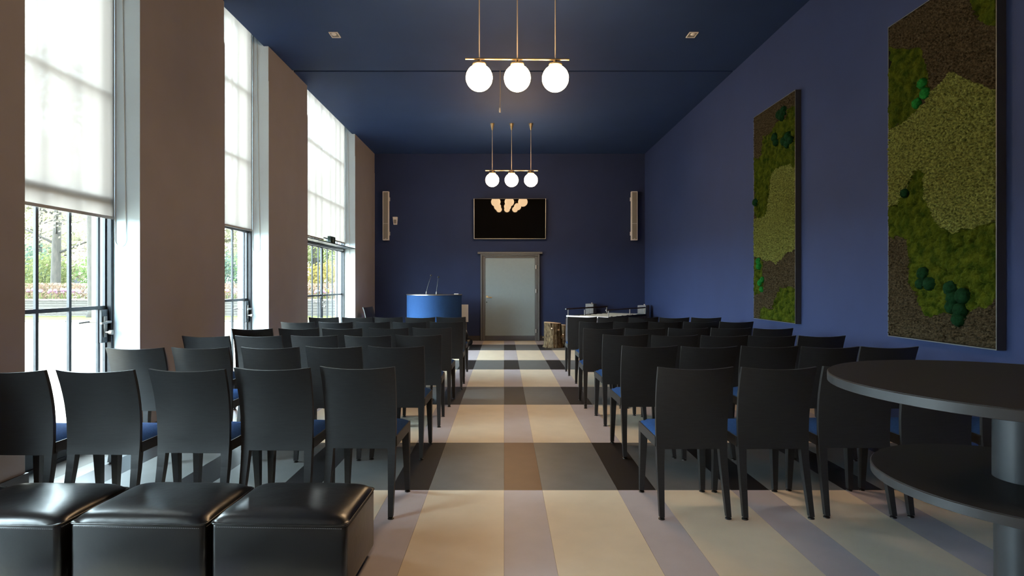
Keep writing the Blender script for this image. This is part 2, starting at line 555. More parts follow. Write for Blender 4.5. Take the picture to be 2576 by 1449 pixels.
# roller blinds
def blind(y0, y1, zb, label, chain_y=None, cz=1.62, front=False):
    e = empty('roller_blind', (XG + 0.062, y0, zb))
    tag(e, label, 'blind', 'roller blinds in the window bays')
    L = y1 - y0
    hh = HW - zb
    ny = 24
    nz = 14
    vs_, fs_ = [], []
    for j in range(nz + 1):
        for i2 in range(ny + 1):
            y = L * i2 / ny
            z = 0.02 + (hh - 0.08) * j / nz
            ph = math.sin(i2 * 1.9 + y0 * 3) * 0.0006 + math.sin(i2 * 0.7 + y0) * 0.0012
            vs_.append((ph * (1 - 0.5 * j / nz), y, z))
    for j in range(nz):
        for i2 in range(ny):
            a = j * (ny + 1) + i2
            fs_.append((a, a + 1, a + ny + 2, a + ny + 1))
    MB().add(vs_, fs_).build('fabric', M['blind'], e, smooth=True)
    MB().box(-0.007, 0.007, 0.0, L, 0.0, 0.024).build('hem_bar', M['blind_tube'], e, bevel=0.003)
    MB().tube([(0.0, 0.0, hh - 0.045), (0.0, L, hh - 0.045)], 0.034, 16).build('roller', M['blind_tube'], e, smooth='auto')
    if chain_y is not None:
        yy = chain_y - y0
        z0 = cz - zb
        pts = []
        for q in range(13):
            a = PI + PI * q / 12
            pts.append((0.055 + 0.045 * math.cos(a), yy, z0 + 0.05 + 0.05 * math.sin(a)))
        pts = [(0.01, yy, hh - 0.05)] + pts + [(0.06, yy, hh - 0.05)]
        MB().tube(pts, 0.0032, 6).build('bead_chain', M['chain'], e, smooth=True)
    return e
blind(1.04, 2.15, 1.90, 'white roller blind out of view in the bay before the near doors', 2.16)
blind(3.65, 4.765, 1.84, 'white roller blind hanging lowest, in the window bay nearest the ottomans', 4.772, 1.62)
blind(6.25, 7.38, 1.985, 'white roller blind with beaded chain in the middle single window bay', 7.387, 1.72)
blind(8.88, 10.281, 2.10, 'white roller blind in the double bay, the one farther from the end wall', None)
blind(10.289, 11.67, 2.135, 'white roller blind in the double bay, the one nearest the blue end wall', 11.68, 1.72)

# exit sign on the transom of the double door
sg = empty('exit_sign', (XG + 0.15, 10.49, 2.045))
tag(sg, 'small dark green exit sign box standing on the double door ledge', 'sign')
MB().box(-0.03, 0.03, -0.14, 0.14, 0.0, 0.135).build('sign_box', M['sign'], sg, bevel=0.004)
ar = MB()
ar.box(0.0301, 0.0315, -0.012, 0.012, 0.055, 0.11)
ar.add([(0.0302, -0.035, 0.062), (0.0302, 0.035, 0.062), (0.0302, 0.0, 0.022), (0.0316, -0.035, 0.062), (0.0316, 0.035, 0.062), (0.0316, 0.0, 0.022)],
       [(0, 1, 2), (5, 4, 3), (0, 3, 4, 1), (1, 4, 5, 2), (2, 5, 3, 0)])
ar.build('arrow', M['sign_mark'], sg)

# ------------------------------------------------------------------ end wall door
dr = structure(empty('door_1', (0, YB, 0)))
f = MB()
f.box(-0.548, -0.505, -0.075, 0, 0, 2.02)
f.box(0.783, 0.826, -0.075, 0, 0, 2.02)
f.box(-0.505, 0.783, -0.075, 0, 1.98, 2.02)
f.build('frame', M['door_frame'], dr, bevel=0.004)
f = MB()
f.box(-0.505, -0.442, -0.045, 0, 0, 1.98)
f.box(0.721, 0.783, -0.045, 0, 0, 1.98)
f.box(-0.442, 0.721, -0.045, 0, 1.93, 1.98)
f.build('rebate', M['door_frame'], dr, bevel=0.006)
MB().box(-0.613, 0.891, -0.095, 0, 2.021, 2.07).build('lintel', M['door_frame'], dr, bevel=0.004)
MB().box(-0.440, 0.718, -0.032, 0, 0.117, 1.926).build('leaf', M['door'], dr, bevel=0.003)
MB().box(-0.440, 0.735, -0.040, 0, 0.004, 0.115).build('kick_plate', M['kick'], dr, bevel=0.003)
h = MB()
h.tube([(-0.395, -0.03, 1.03), (-0.395, -0.042, 1.03)], 0.026, 14)
h.tube([(-0.395, -0.04, 1.02), (-0.395, -0.082, 1.015), (-0.375, -0.09, 1.012), (-0.285, -0.09, 1.012)], 0.011, 8)
h.build('handle', M['brass'], dr, smooth='auto')
MB().tube([(-0.405, -0.031, 0.90), (-0.405, -0.036, 0.90)], 0.013, 12).build('keyhole', M['rubber'], dr)
for z in (1.72, 1.16, 0.23):
    hg = MB().box(0.735, 0.752, -0.064, -0.045, z - 0.045, z + 0.045)
    hg.build('hinge', M['silver'], dr, bevel=0.003)
    MB().box(0.753, 0.772, -0.058, -0.045, z - 0.045, z + 0.045).build('hinge_leaf', M['rubber'], dr)

# ------------------------------------------------------------------ chairs
def yc(z):
    zs = [0.0, 0.15, 0.30, 0.42, 0.55, 0.66, 0.76, 0.84]
    ys = [0.0, 0.032, 0.058, 0.070, 0.070, 0.056, 0.030, 0.0]
    return float(np.interp(z, zs, ys))
def ycs(z):
    return (yc(z - 0.03) + yc(z) * 2 + yc(z + 0.03)) / 4 if z < 0.81 else yc(z)

def make_chair():
    e = empty('chair')
    nx, nz = 10, 12
    def surf(i, j, off):
        z = 0.375 + (0.84 - 0.375) * j / nz
        hw = 0.200 + 0.010 * (j / nz)
        u = -1 + 2 * i / nx
        bow = 0.040 * max(0, (j / nz - 0.05)) ** 0.9
        y = ycs(z) - bow * (1 - u * u) + off
        zz = z + (0.011 * u * u - 0.004) * (j / nz) ** 3
        return (hw * u, y, zz)
    vs_, fs_ = [], []
    for off in (-0.010, 0.010):
        for j in range(nz + 1):
            for i in range(nx + 1):
                vs_.append(surf(i, j, off))
    N = (nx + 1) * (nz + 1)
    for j in range(nz):
        for i in range(nx):
            a = j * (nx + 1) + i
            fs_.append((a, a + 1, a + nx + 2, a + nx + 1))
            fs_.append((N + a, N + a + nx + 1, N + a + nx + 2, N + a + 1))
    for i in range(nx):
        fs_.append((i, N + i, N + i + 1, i + 1))
        a = nz * (nx + 1) + i
        fs_.append((a, a + 1, N + a + 1, N + a))
    for j in range(nz):
        a = j * (nx + 1)
        fs_.append((a, a + nx + 1, N + a + nx + 1, N + a))
        b = a + nx
        fs_.append((b, N + b, N + b + nx + 1, b + nx + 1))
    MB().add(vs_, fs_).build('backrest', M['chair'], e, smooth='auto')
    # rear legs: mitred into the backrest, tapering
    for s in (-1, 1):
        zs = [0.014, 0.10, 0.20, 0.30, 0.375, 0.40]
        m = MB()
        rings = []
        for z in zs:
            t = min(1, z / 0.375)
            w = 0.026 + 0.018 * t
            d = 0.026 + 0.012 * t
            xo = 0.199
            xi = xo - w
            y = ycs(z) - 0.0094 + d / 2
            rings.append([(s * xi, y - d / 2, z), (s * xo, y - d / 2, z), (s * xo, y + d / 2, z), (s * xi, y + d / 2, z)])
        v = [p for r in rings for p in r]
        ff = []
        for i in range(len(rings) - 1):
            for k2 in range(4):
                k3 = (k2 + 1) % 4
                q = (i * 4 + k2, i * 4 + k3, (i + 1) * 4 + k3, (i + 1) * 4 + k2)
                ff.append(q if s > 0 else q[::-1])
        ff.append((3, 2, 1, 0) if s > 0 else (0, 1, 2, 3))
        o = (len(rings) - 1) * 4
        ff.append((o, o + 1, o + 2, o + 3) if s > 0 else (o + 3, o + 2, o + 1, o))
        m.add(v, ff)
        lg = m.build('leg', M['chair'], e)
        MB().lathe([(0.008, 0.016), (0.008, 0.010), (0.017, 0.006), (0.018, 0.0)][::-1], 12, s * 0.186, 0.008).build('glide', M['rubber'], lg, smooth='auto')
    for s in (-1, 1):
        wt, wb = 0.046, 0.027
        xo = 0.205
        lo = [(s * (xo - wb), 0.418, 0.014), (s * xo, 0.418, 0.014), (s * xo, 0.447, 0.014), (s * (xo - wb), 0.447, 0.014)]
        hi = [(s * (xo - wt), 0.402, 0.384), (s * xo, 0.402, 0.384), (s * xo, 0.452, 0.384), (s * (xo - wt), 0.452, 0.384)]
        if s < 0:
            lo = [lo[1], lo[0], lo[3], lo[2]]
            hi = [hi[1], hi[0], hi[3], hi[2]]
        lg = MB().hexa(lo, hi).build('leg', M['chair'], e)
        MB().lathe([(0.008, 0.016), (0.008, 0.010), (0.017, 0.006), (0.018, 0.0)][::-1], 12, s * 0.191, 0.432).build('glide', M['rubber'], lg, smooth='auto')
    sf = MB()
    for s in (-1, 1):
        x0, x1 = sorted((s * 0.205, s * 0.182))
        sf.box(x0, x1, 0.075, 0.452, 0.385, 0.441)
    sf.box(-0.182, 0.182, 0.43, 0.452, 0.385, 0.441)
    sf.box(-0.182, 0.182, 0.082, 0.10, 0.385, 0.435)
    sf.box(-0.182, 0.182, 0.10, 0.43, 0.425, 0.437)
    sf.build('seat_frame', M['chair'], e)
    # cushion
    n = 10
    vs_, fs_ = [], []
    def cz(u, v):
        q = max(abs(u), abs(v))
        return 0.441 + 0.034 * (1 - q ** 5) + 0.004 * (1 - u * u) * (1 - v * v)
    for j in range(n + 1):
        for i in range(n + 1):
            u = math.sin((-1 + 2 * i / n) * PI / 2)
            v = math.sin((-1 + 2 * j / n) * PI / 2)
            vs_.append((0.198 * u, 0.267 + 0.178 * v, cz(u, v)))
    for j in range(n):
        for i in range(n):
            a = j * (n + 1) + i
            fs_.append((a, a + 1, a + n + 2, a + n + 1))
    b0 = len(vs_)
    for (x, y) in ((-0.198, 0.089), (0.198, 0.089), (0.198, 0.445), (-0.198, 0.445)):
        vs_.append((x, y, 0.4405))
    fs_.append((b0 + 3, b0 + 2, b0 + 1, b0))
    MB().add(vs_, fs_).build('seat', M['seat'], e, smooth=True)
    return e

chair0 = make_chair()
used = [False]
def place_chair(x, y, rz, label, group):
    o = chair0 if not used[0] else copy_tree(chair0)
    used[0] = True
    o.location = (x, y, 0)
    o.rotation_euler = (0, 0, rz)
    tag(o, label, 'chair', group)
    return o
ROWS_L = [
    (3.206, [-0.816, -1.274, -1.714, -2.188, -2.654], [0.0, -0.04, -0.09, -0.12, -0.13]),
    (4.27, [-0.804, -1.263, -1.713, -2.219, -2.677], [0.02, 0, -0.05, -0.06, -0.09]),
    (5.21, [-0.781, -1.227, -1.716, -2.207, -2.664], [0.05, -0.02, 0, -0.03, -0.06]),
    (6.10, [-0.772, -1.224, -1.709, -2.160, -2.630], [0.05, 0.01, -0.02, -0.04, -0.08]),
    (7.12, [-0.717, -1.168, -1.625, -2.075, -2.540], [0.04, 0, 0.02, -0.02, -0.02]),
    (8.16, [-0.755, -1.183, -1.652, -2.080, -2.550], [0.05, -0.03, 0.03, -0.01, -0.01])]
ROWS_R = [
    (3.195, [1.061, 1.523, 1.99, 2.465, 2.93], [0, 0, 0.02, 0.03, 0.03]),
    (4.30, [1.092, 1.524, 1.982, 2.41, 2.847], [0.02, -0.02, 0, -0.04, -0.04]),
    (5.25, [1.119, 1.556, 1.991, 2.410, 2.856], [0.06, 0, -0.04, -0.07, -0.07]),
    (6.09, [1.045, 1.485, 1.953, 2.409, 2.835], [-0.02, -0.02, 0.02, 0.03, -0.02]),
    (7.17, [1.146, 1.578, 2.006, 2.443, 2.892], [0, 0, 0, 0, 0]),
    (8.16, [1.118, 1.548, 1.975, 2.388, 2.834], [0.08, 0.05, 0, -0.08, -0.08])]
ROWN = ['rearmost row', 'second row from the rear', 'third row from the rear', 'fourth row from the rear', 'second row from the front', 'front row']
SEATN = ['on the aisle', 'second from the aisle', 'third from the aisle', 'fourth from the aisle', 'fifth from the aisle']
jit = random.Random(3)
for side, rows in (('window side', ROWS_L), ('moss wall side', ROWS_R)):
    for r, (d, xs, dy) in enumerate(rows):
        for s, x in enumerate(xs):
            rz = R(jit.uniform(-1.6, 1.6)) + (R(-1.5) if side == 'window side' and r == 0 else 0)
            place_chair(x, d + dy[s], rz, 'charcoal blue-seated chair, %s, %s, %s' % (SEATN[s], ROWN[r], side),
                        'rows of chairs on the %s' % side)
place_chair(-2.83, 11.95, R(-90 - 14), 'charcoal chair turned sideways against the last pier by the end wall', None)

# ------------------------------------------------------------------ ottomans
def make_ottoman(w, dp):
    e = empty('ottoman')
    hw, hd = w / 2, dp / 2
    n = 14
    def ring_r(z):   # soft side bulge
        return 0.006 * math.sin(PI * min(1, max(0, z / 0.32)))
    b = MB().box(-hw, hw, -hd, hd, 0.03, 0.322)
    o = b.build('body', M['leather'], e, bevel=0.022, seg=4, smooth='auto')
    # padded top: pillow with pinched seam
    vs_, fs_ = [], []
    for j in range(n + 1):
        for i in range(n + 1):
            u = math.sin((-1 + 2 * i / n) * PI / 2)
            v = math.sin((-1 + 2 * j / n) * PI / 2)
            q = (abs(u) ** 10 + abs(v) ** 10) ** 0.1
            q = min(q, 1.0)
            z = 0.318 + 0.032 * (1 - q ** 9) ** 0.6 + 0.012 * (1 - u * u) * (1 - v * v)
            z += 0.0025 * noise.noise(Vector((u * 3 + w * 9, v * 3, 1.7)))
            c = 1.0
            if abs(u) > 0.93 and abs(v) > 0.93:
                c = 0.985
            vs_.append((hw * u * c, hd * v * c, z))
    for j in range(n):
        for i in range(n):
            a = j * (n + 1) + i
            fs_.append((a, a + 1, a + n + 2, a + n + 1))
    tp = MB().add(vs_, fs_).build('top_panel', M['leather'], e, smooth=True)
    md = tp.modifiers.new('round', 'SUBSURF')
    md.levels = 1
    md.render_levels = 2
    # piping round the seam
    pts = []
    rr = 0.02
    for (cx, cy, a0) in ((hw - rr, hd - rr, 0), (-hw + rr, hd - rr, 90), (-hw + rr, -hd + rr, 180), (hw - rr, -hd + rr, 270)):
        for q in range(5):
            a = R(a0 + 90 * q / 4)
            pts.append((cx + rr * math.cos(a), cy + rr * math.sin(a), 0.314))
    pts.append(pts[0])
    pp = MB().tube(pts, 0.0045, 6, cap=False).build('seam', M['leather'], e, smooth=True)
    st = MB()
    x = -hw + 0.02
    while x < hw - 0.02:
        st.box(x, x + 0.0045, -hd - 0.0015, -hd + 0.004, 0.3005, 0.3025)
        x += 0.0078
    y = -hd + 0.02
    while y < hd - 0.02:
        for s in (-1, 1):
            x0, x1 = sorted((s * (hw + 0.0015), s * (hw - 0.004)))
            st.box(x0, x1, y, y + 0.0045, 0.3005, 0.3025)
        y += 0.0078
    so = st.build('stitching', M['stitch'], e)
    so['kind'] = 'stuff'
    for sx in (-1, 1):
        for sy in (-1, 1):
            MB().lathe([(0.02, 0.0), (0.024, 0.03)], 12, sx * (hw - 0.06), sy * (hd - 0.06)).build('foot', M['rubber'], e)
    return e
ot = make_ottoman(0.568, 0.445)
OT = [(-0.921, 2.592, R(-2), 'black leather cube ottoman at the aisle end of the row'),
      (-1.507, 2.596, R(-2), 'black leather cube ottoman second from the aisle end'),
      (-2.105, 2.588, R(-1.5), 'black leather cube ottoman with the broad window glare, third from the aisle'),
      (-2.70, 2.592, R(-1), 'black leather cube ottoman against the window pier, mostly cut off')]
for i, (x, y, rz, lb) in enumerate(OT):
    o = ot if i == 0 else copy_tree(ot)
    o.location = (x, y, 0)
    o.rotation_euler = (0, 0, rz)
    tag(o, lb, 'ottoman', 'row of leather ottomans')

# ------------------------------------------------------------------ round two-tier table
tb = empty('round_table', (1.61, 1.78, 0))
tag(tb, 'dark round two-tier standing table with grey metal edge near the moss panels', 'table')
def disc(r, z0, z1, nm):
    a = MB().lathe([(r - 0.001, z0), (r, z0 + 0.001), (r, z1 - 0.0035), (r - 0.002, z1 - 0.002), (r - 0.004, z1 - 0.002)], 96)
    ed = a.build(nm + '_edge', M['table_edge'], tb, smooth='auto')
    MB().lathe([(r - 0.0035, z1 - 0.003), (r - 0.0035, z1)], 96).build(nm, M['table_top'], tb, smooth='auto')
disc(0.535, 0.969, 1.0, 'tabletop')
disc(0.405, 0.670, 0.70, 'shelf')
MB().lathe([(0.080, 0.7005), (0.080, 0.968)], 48).build('upper_column', M['table_edge'], tb, smooth='auto')
MB().lathe([(0.076, 0.016), (0.076, 0.669)], 48).build('lower_column', M['table_edge'], tb, smooth='auto')
MB().lathe([(0.30, 0.0), (0.30, 0.012), (0.09, 0.02)], 48).build('base', M['table_edge'], tb, smooth='auto')

# ------------------------------------------------------------------ pendant lamps
def make_lamp():
    e = empty('pendant_lamp')
    zb = 3.474
    MB().tube([(-0.5, 0, zb), (0.5, 0, zb)], 0.0095, 10).build('bar', M['brass'], e, smooth='auto')
    for k2 in (-1, 0, 1):
        x = 0.367 * k2
        MB().tube([(x, 0, zb), (x, 0, H - 0.10)], 0.0052, 8).build('cord', M['cord'], e, smooth='auto')
        MB().lathe([(0.008, H - 0.125), (0.012, H - 0.12), (0.042, H - 0.004), (0.042, H)], 20, x, 0).build('ceiling_cup', M['brass'], e, smooth='auto')
        h2 = MB().lathe([(0.060, 3.405), (0.066, 3.415), (0.064, 3.428), (0.024, 3.436), (0.018, 3.452), (0.013, zb - 0.006)], 24, x, 0).build('holder', M['brass'], e, smooth='auto')
        MB().sphere((x, 0, 3.292), 0.128, 32, 20).build('globe', M['globe'], e, smooth=True)
    return e
lp = make_lamp()
for i, (x, y, rz, lb) in enumerate([(0.128, 5.55, R(1.2), 'brass bar pendant with three lit opal globes, larger in view, over the aisle'),
                                    (0.143, 10.94, R(0.5), 'brass bar pendant with three lit opal globes before the screen'),
                                    (0.135, 0.10, 0, 'brass bar pendant with three lit globes overhead, seen only as a reflection')]):
    o = lp if i == 0 else copy_tree(lp)
    o.location = (x, y, 0)
    o.rotation_euler = (0, 0, rz)
    if i == 0:
        o.rotation_euler = (0, R(0.0), rz)
    tag(o, lb, 'pendant lamp', 'pendant lamps along the aisle')

# pull cord, ceiling emergency lights
pc = empty('pull_cord', (-0.057, 8.26, 0))
tag(pc, 'thin white pull cord with a small knob hanging from the ceiling slot', 'cord')
MB().tube([(0, 0, H + 0.02), (0.004, 0, 4.1), (-0.002, 0, 3.84)], 0.0045, 6).build('string', M['cord'], pc, smooth='auto')
MB().lathe([(0.014, 3.775), (0.016, 3.80), (0.013, 3.83), (0.005, 3.845)], 14, -0.002, 0).build('knob', M['white'], pc, smooth='auto')
for (x, lb, s) in ((-2.07, 'small square white ceiling fixture on the window half', 1), (2.30, 'small square white ceiling fixture on the moss wall half', -1)):
    cl = empty('ceiling_fixture', (x, 7.05, H))
    tag(cl, lb, 'ceiling fixture', 'square ceiling fixtures')
    q = MB()
    for (x0, x1, y0, y1) in ((-0.055, 0.055, -0.075, -0.062), (-0.055, 0.055, 0.062, 0.075), (-0.055, -0.044, -0.062, 0.062), (0.044, 0.055, -0.062, 0.062)):
        q.box(x0, x1, y0, y1, -0.012, 0.0)
    q.build('rim', M['white'], cl, bevel=0.002)
    MB().box(-0.044, 0.044, -0.062, 0.062, -0.006, 0.0).build('plate', M['grille'], cl)
    MB().sphere((-0.006 * s, -0.02, -0.004), 0.034, 16, 8, (1, 1, 0.5)).build('lens', M['white'], cl, smooth=True)

# ------------------------------------------------------------------ screen, speakers, sensor on the end wall
tv = empty('wall_screen', (0.134, YB - 0.06, 2.37))
tv.rotation_euler = (R(3.2), 0, 0)
tag(tv, 'large black flat screen on the blue end wall above the door', 'screen')
MB().box(-0.820, 0.820, -0.054, -0.046, 0.0105, 0.9185).build('display', M['screen'], tv)
q = MB()
q.box(-0.832, -0.821, -0.058, -0.02, 0.0, 0.927)
q.box(0.821, 0.832, -0.058, -0.02, 0.0, 0.927)
q.box(-0.821, 0.821, -0.058, -0.02, 0.0, 0.010)
q.build('bezel', M['silver'], tv, bevel=0.002)
MB().box(-0.821, 0.821, -0.056, -0.02, 0.919, 0.927).build('bezel', M['steel'], tv)
MB().box(-0.80, 0.80, -0.046, -0.012, 0.02, 0.91).build('rear_case', M['rubber'], tv)
MB().box(-0.25, 0.25, -0.012, 0.04, 0.3, 0.45).build('wall_bracket', M['steel'], tv)
for (x, lb, s) in ((-2.74, 'tall slim white column speaker on the end wall beside the sensor', 1),
                   (3.02, 'tall slim white column speaker on the end wall by the corner with the moss wall', -1)):
    sp = empty('column_speaker', (x, YB, 2.335))
    tag(sp, lb, 'speaker', 'column speakers on the end wall')
    MB().box(-0.073, 0.073, -0.12, -0.03, 0, 1.135).build('cabinet', M['white'], sp, bevel=0.006, seg=3)
    MB().box(-0.054, 0.054, -0.124, -0.118, 0.022, 0.385).build('grille', M['grille'], sp)
    MB().box(-0.054, 0.054, -0.124, -0.118, 0.392, 1.115).build('grille', M['grille'], sp)
    MB().box(-0.018, 0.018, -0.127, -0.124, 0.028, 0.045).build('badge', M['silver'], sp)
    for z in (0.12, 0.92):
        MB().box(s * 0.073 - 0.008, s * 0.073 + 0.008, -0.085, 0.0, z, z + 0.085).build('bracket', M['white'], sp, bevel=0.002)
sn = empty('motion_sensor', (-2.535, YB, 2.705))
tag(sn, 'small white motion sensor on the dark blue end wall', 'sensor')
MB().hexa([(-0.042, -0.05, 0), (0.042, -0.05, 0), (0.042, 0, 0), (-0.042, 0, 0)],
          [(-0.055, -0.07, 0.18), (0.055, -0.07, 0.18), (0.055, 0, 0.18), (-0.055, 0, 0.18)]).build('housing', M['white'], sn, bevel=0.008, seg=3)
MB().hexa([(-0.03, -0.060, 0.025), (0.03, -0.060, 0.025), (0.03, -0.045, 0.025), (-0.03, -0.045, 0.025)],
          [(-0.034, -0.070, 0.115), (0.034, -0.070, 0.115), (0.034, -0.045, 0.115), (-0.034, -0.045, 0.115)]).build('lens', M['grille'], sn)

# ------------------------------------------------------------------ lectern with microphones
le = empty('lectern', (-1.498, 12.42, 0))
tag(le, 'rounded blue felt lectern with thin silver top before the end wall', 'lectern')
n = 40
ro, ri = 0.585, 0.560
vs_, fs_ = [], []
for k2 in range(n + 1):
    a = PI + PI * k2 / n
    for (r, z) in ((ro, 0.03), (ro, 1.085), (ri, 1.085), (ri, 0.03)):
        vs_.append((r * math.cos(a), r * 1.28 * math.sin(a), z))
for k2 in range(n):
    for q in range(4):
        q2 = (q + 1) % 4
        fs_.append((k2 * 4 + q, (k2 + 1) * 4 + q, (k2 + 1) * 4 + q2, k2 * 4 + q2))
fs_.append((0, 1, 2, 3))
o = n * 4
fs_.append((o + 3, o + 2, o + 1, o))
MB().add(vs_, fs_).build('curved_front', M['felt'], le, smooth='auto')
vs_ = [((ro + 0.006) * math.cos(PI + PI * k2 / n), (ro + 0.006) * 1.28 * math.sin(PI + PI * k2 / n), 1.086) for k2 in range(n + 1)]
vs_ += [(x, y, 1.106) for x, y, z in vs_]
N = n + 1
fs_ = [tuple(range(N - 1, -1, -1)), tuple(range(N, 2 * N))] + [(i, (i + 1) % N, N + (i + 1) % N, N + i) for i in range(N)]
MB().add(vs_, fs_).build('top_plate', M['kick'], le, smooth='auto')
vs_ = []
for k2 in range(N):
    a = PI + PI * k2 / n
    for (dr_, z) in ((0.0065, 1.088), (0.010, 1.088), (0.010, 1.104), (0.0065, 1.104)):
        vs_.append(((ro + dr_) * math.cos(a), (ro + dr_) * 1.28 * math.sin(a), z))
fs_ = [(k2 * 4 + q, (k2 + 1) * 4 + q, (k2 + 1) * 4 + (q + 1) % 4, k2 * 4 + (q + 1) % 4) for k2 in range(n) for q in range(4)]
fs_ += [(0, 1, 2, 3), (n * 4 + 3, n * 4 + 2, n * 4 + 1, n * 4)]
MB().add(vs_, fs_).build('edge_trim', M['silver'], le, smooth='auto')
MB().box(-0.55, 0.55, -0.02, 0.0, 0.45, 0.47).build('inner_shelf', M['steel'], le)
for (x0, z0, x1, z1, lb) in ((-1.62, 1.107, -1.53, 1.50, 'thin gooseneck microphone on the lectern, the taller one leaning more'),
                             (-1.41, 1.107, -1.375, 1.465, 'thin gooseneck microphone on the lectern, the shorter one nearer the door')):
    mi = empty('gooseneck_microphone', (x0, 12.02, 1.1065))
    tag(mi, lb, 'microphone', 'microphones on the lectern')
    MB().lathe([(0.014, 0), (0.014, 0.03), (0.010, 0.05), (0.006, 0.06)], 14).build('base', M['lever'], mi, smooth='auto')
    hgt = z1 - z0
    MB().tube([(0, 0, 0.05), ((x1 - x0) * 0.35, 0, hgt * 0.45), (x1 - x0, 0.02, hgt - 0.03)], 0.005, 8).build('neck', M['rubber'], mi, smooth='auto')
    MB().sphere((x1 - x0 + 0.003, 0.02, hgt), 0.019, 14, 10, (1, 1, 1.15)).build('windscreen', M['rubber'], mi, smooth=True)
pa = MB().box(-1.045, -0.955, 12.02, 12.16, 1.1065, 1.118).build('notepad', M['white'], None, bevel=0.002)
tag(pa, 'white notepad lying at the end of the lectern top', 'notepad')
ds = empty('display_stand', (-0.83, 12.72, 0))
tag(ds, 'pale grey panel on a thin stand, half hidden behind the blue lectern', 'stand')
MB().box(-0.21, 0.042, -0.016, 0.016, 0.484, 0.868).build('panel', M['pale_panel'], ds, bevel=0.004)
MB().tube([(-0.004, 0.024, 0.02), (-0.004, 0.024, 0.70)], 0.011, 8).build('pole', M['lever'], ds, smooth='auto')
MB().lathe([(0.12, 0.0), (0.12, 0.012), (0.03, 0.022)], 20, -0.004, 0.024).build('foot', M['rubber'], ds, smooth='auto')
# crumpled black bag on the floor beside the lectern
bg = empty('black_bag', (-0.80, 12.30, 0))
tag(bg, 'small slumped black bag on the floor between lectern and door', 'bag')
def lump(c, rad, sq, name, seed, par, m, amp=0.18):
    mb = MB().sphere((0, 0, 0), rad, 20, 14, sq)
    mb.v = [tuple(Vector(p) * (1 + amp * noise.noise(Vector(p) * 9 + Vector((seed, 0, 0)))) + Vector(c)) for p in mb.v]
    mb.v = [(x, y, max(z, 0.002)) for x, y, z in mb.v]
    return mb.build(name, m, par, smooth=True)
lump((0.03, 0, 0.085), 0.1, (1.0, 1.1, 0.9), 'bag_body', 1.3, bg, M['rubber'])
lump((-0.03, 0.0, 0.22), 0.075, (1, 1, 1), 'bag_flap', 4.1, bg, M['rubber'])
MB().tube([(-0.07, -0.02, 0.25), (-0.04, -0.03, 0.33), (0.0, -0.03, 0.335), (0.02, -0.02, 0.26)], 0.007, 6).build('strap', M['silver'], bg, smooth=True)

# ------------------------------------------------------------------ bier with cloth, rails and slats
bi = empty('bier', (2.17, 12.07, 0), math.atan2(1.35, 1.06))
tag(bi, 'low draped bier trolley with cream slats, white front edge and thin rails', 'bier')
BL, BW, BH = 0.86, 0.475, 0.68     # half length (local x, away from viewer), half width (local y)
q = MB()
q.box(-BL, BL, BW - 0.03, BW, BH - 0.05, BH)
q.box(-BL, BL, -BW, -BW + 0.03, BH - 0.05, BH)
q.box(BL - 0.03, BL, -BW + 0.03, BW - 0.03, BH - 0.05, BH)
q.build('top_frame', M['steel'], bi)
MB().box(-BL - 0.012, -BL + 0.012, -BW, BW, BH - 0.022, BH + 0.006).build('front_edge', M['bright_white'], bi, bevel=0.004)
MB().box(-BL + 0.03, BL - 0.03, -BW + 0.03, BW - 0.03, BH - 0.045, BH - 0.03).build('deck', M['steel'], bi)
for k2 in range(7):
    x = -BL + 0.12 + k2 * 0.235
    MB().box(x, x + 0.085, -BW + 0.14, BW - 0.1, BH - 0.0295, BH - 0.004).build('slat', M['slat'], bi, bevel=0.004)
# rails on posts
for s in (-1, 1):
    y = s * (BW - 0.02)
    for x in (-BL + 0.03, 0.0, BL - 0.05):
        if s < 0 and x == 0.0:
            x = 0.1
        MB().tube([(x, y, BH), (x, y, BH + 0.13)], 0.011, 8).build('post', M['silver'], bi, smooth='auto')
    MB().tube([(-BL - 0.06, y, BH + 0.135), (BL - 0.02, y, BH + 0.135)], 0.015, 10).build('rail', M['rail'], bi, smooth='auto')
MB().tube([(-BL + 0.01, 0.06, BH + 0.012), (-BL + 0.01, 0.06, BH + 0.13)], 0.011, 8).build('post', M['silver'], bi, smooth='auto')
# pleated skirt
def pleat(x0, y0, x1, y1, nrm, L):
    m2 = int(L / 0.02)
    vs_, fs_ = [], []
    for i in range(m2 + 1):
        t = i / m2
        x, y = x0 + (x1 - x0) * t, y0 + (y1 - y0) * t
        for j, z in enumerate((0.06, 0.25, 0.45, BH - 0.052)):
            a = (0.016 - 0.004 * j) * math.sin(i * 0.9 + 0.2 * j) + 0.03 - 0.006 * j
            vs_.append((x + nrm[0] * a, y + nrm[1] * a, z))
    for i in range(m2):
        for j in range(3):
            a = i * 4 + j
            fs_.append((a, a + 4, a + 5, a + 1))
    o2 = MB().add(vs_, fs_).build('skirt', M['velvet'], bi, smooth=True)
    so2 = o2.modifiers.new('cloth', 'SOLIDIFY')
    so2.thickness = 0.004
pleat(-BL, BW, -BL, -BW, (-1, 0), 2 * BW)
pleat(-BL, BW, BL, BW, (0, 1), 2 * BL)
pleat(-BL, -BW, BL, -BW, (0, -1), 2 * BL)
for sx in (-1, 1):
    for sy in (-1, 1):
        MB().tube([(sx * (BL - 0.08), sy * (BW - 0.08), 0.0), (sx * (BL - 0.08), sy * (BW - 0.08), BH - 0.05)], 0.02, 8).build('leg', M['steel'], bi)

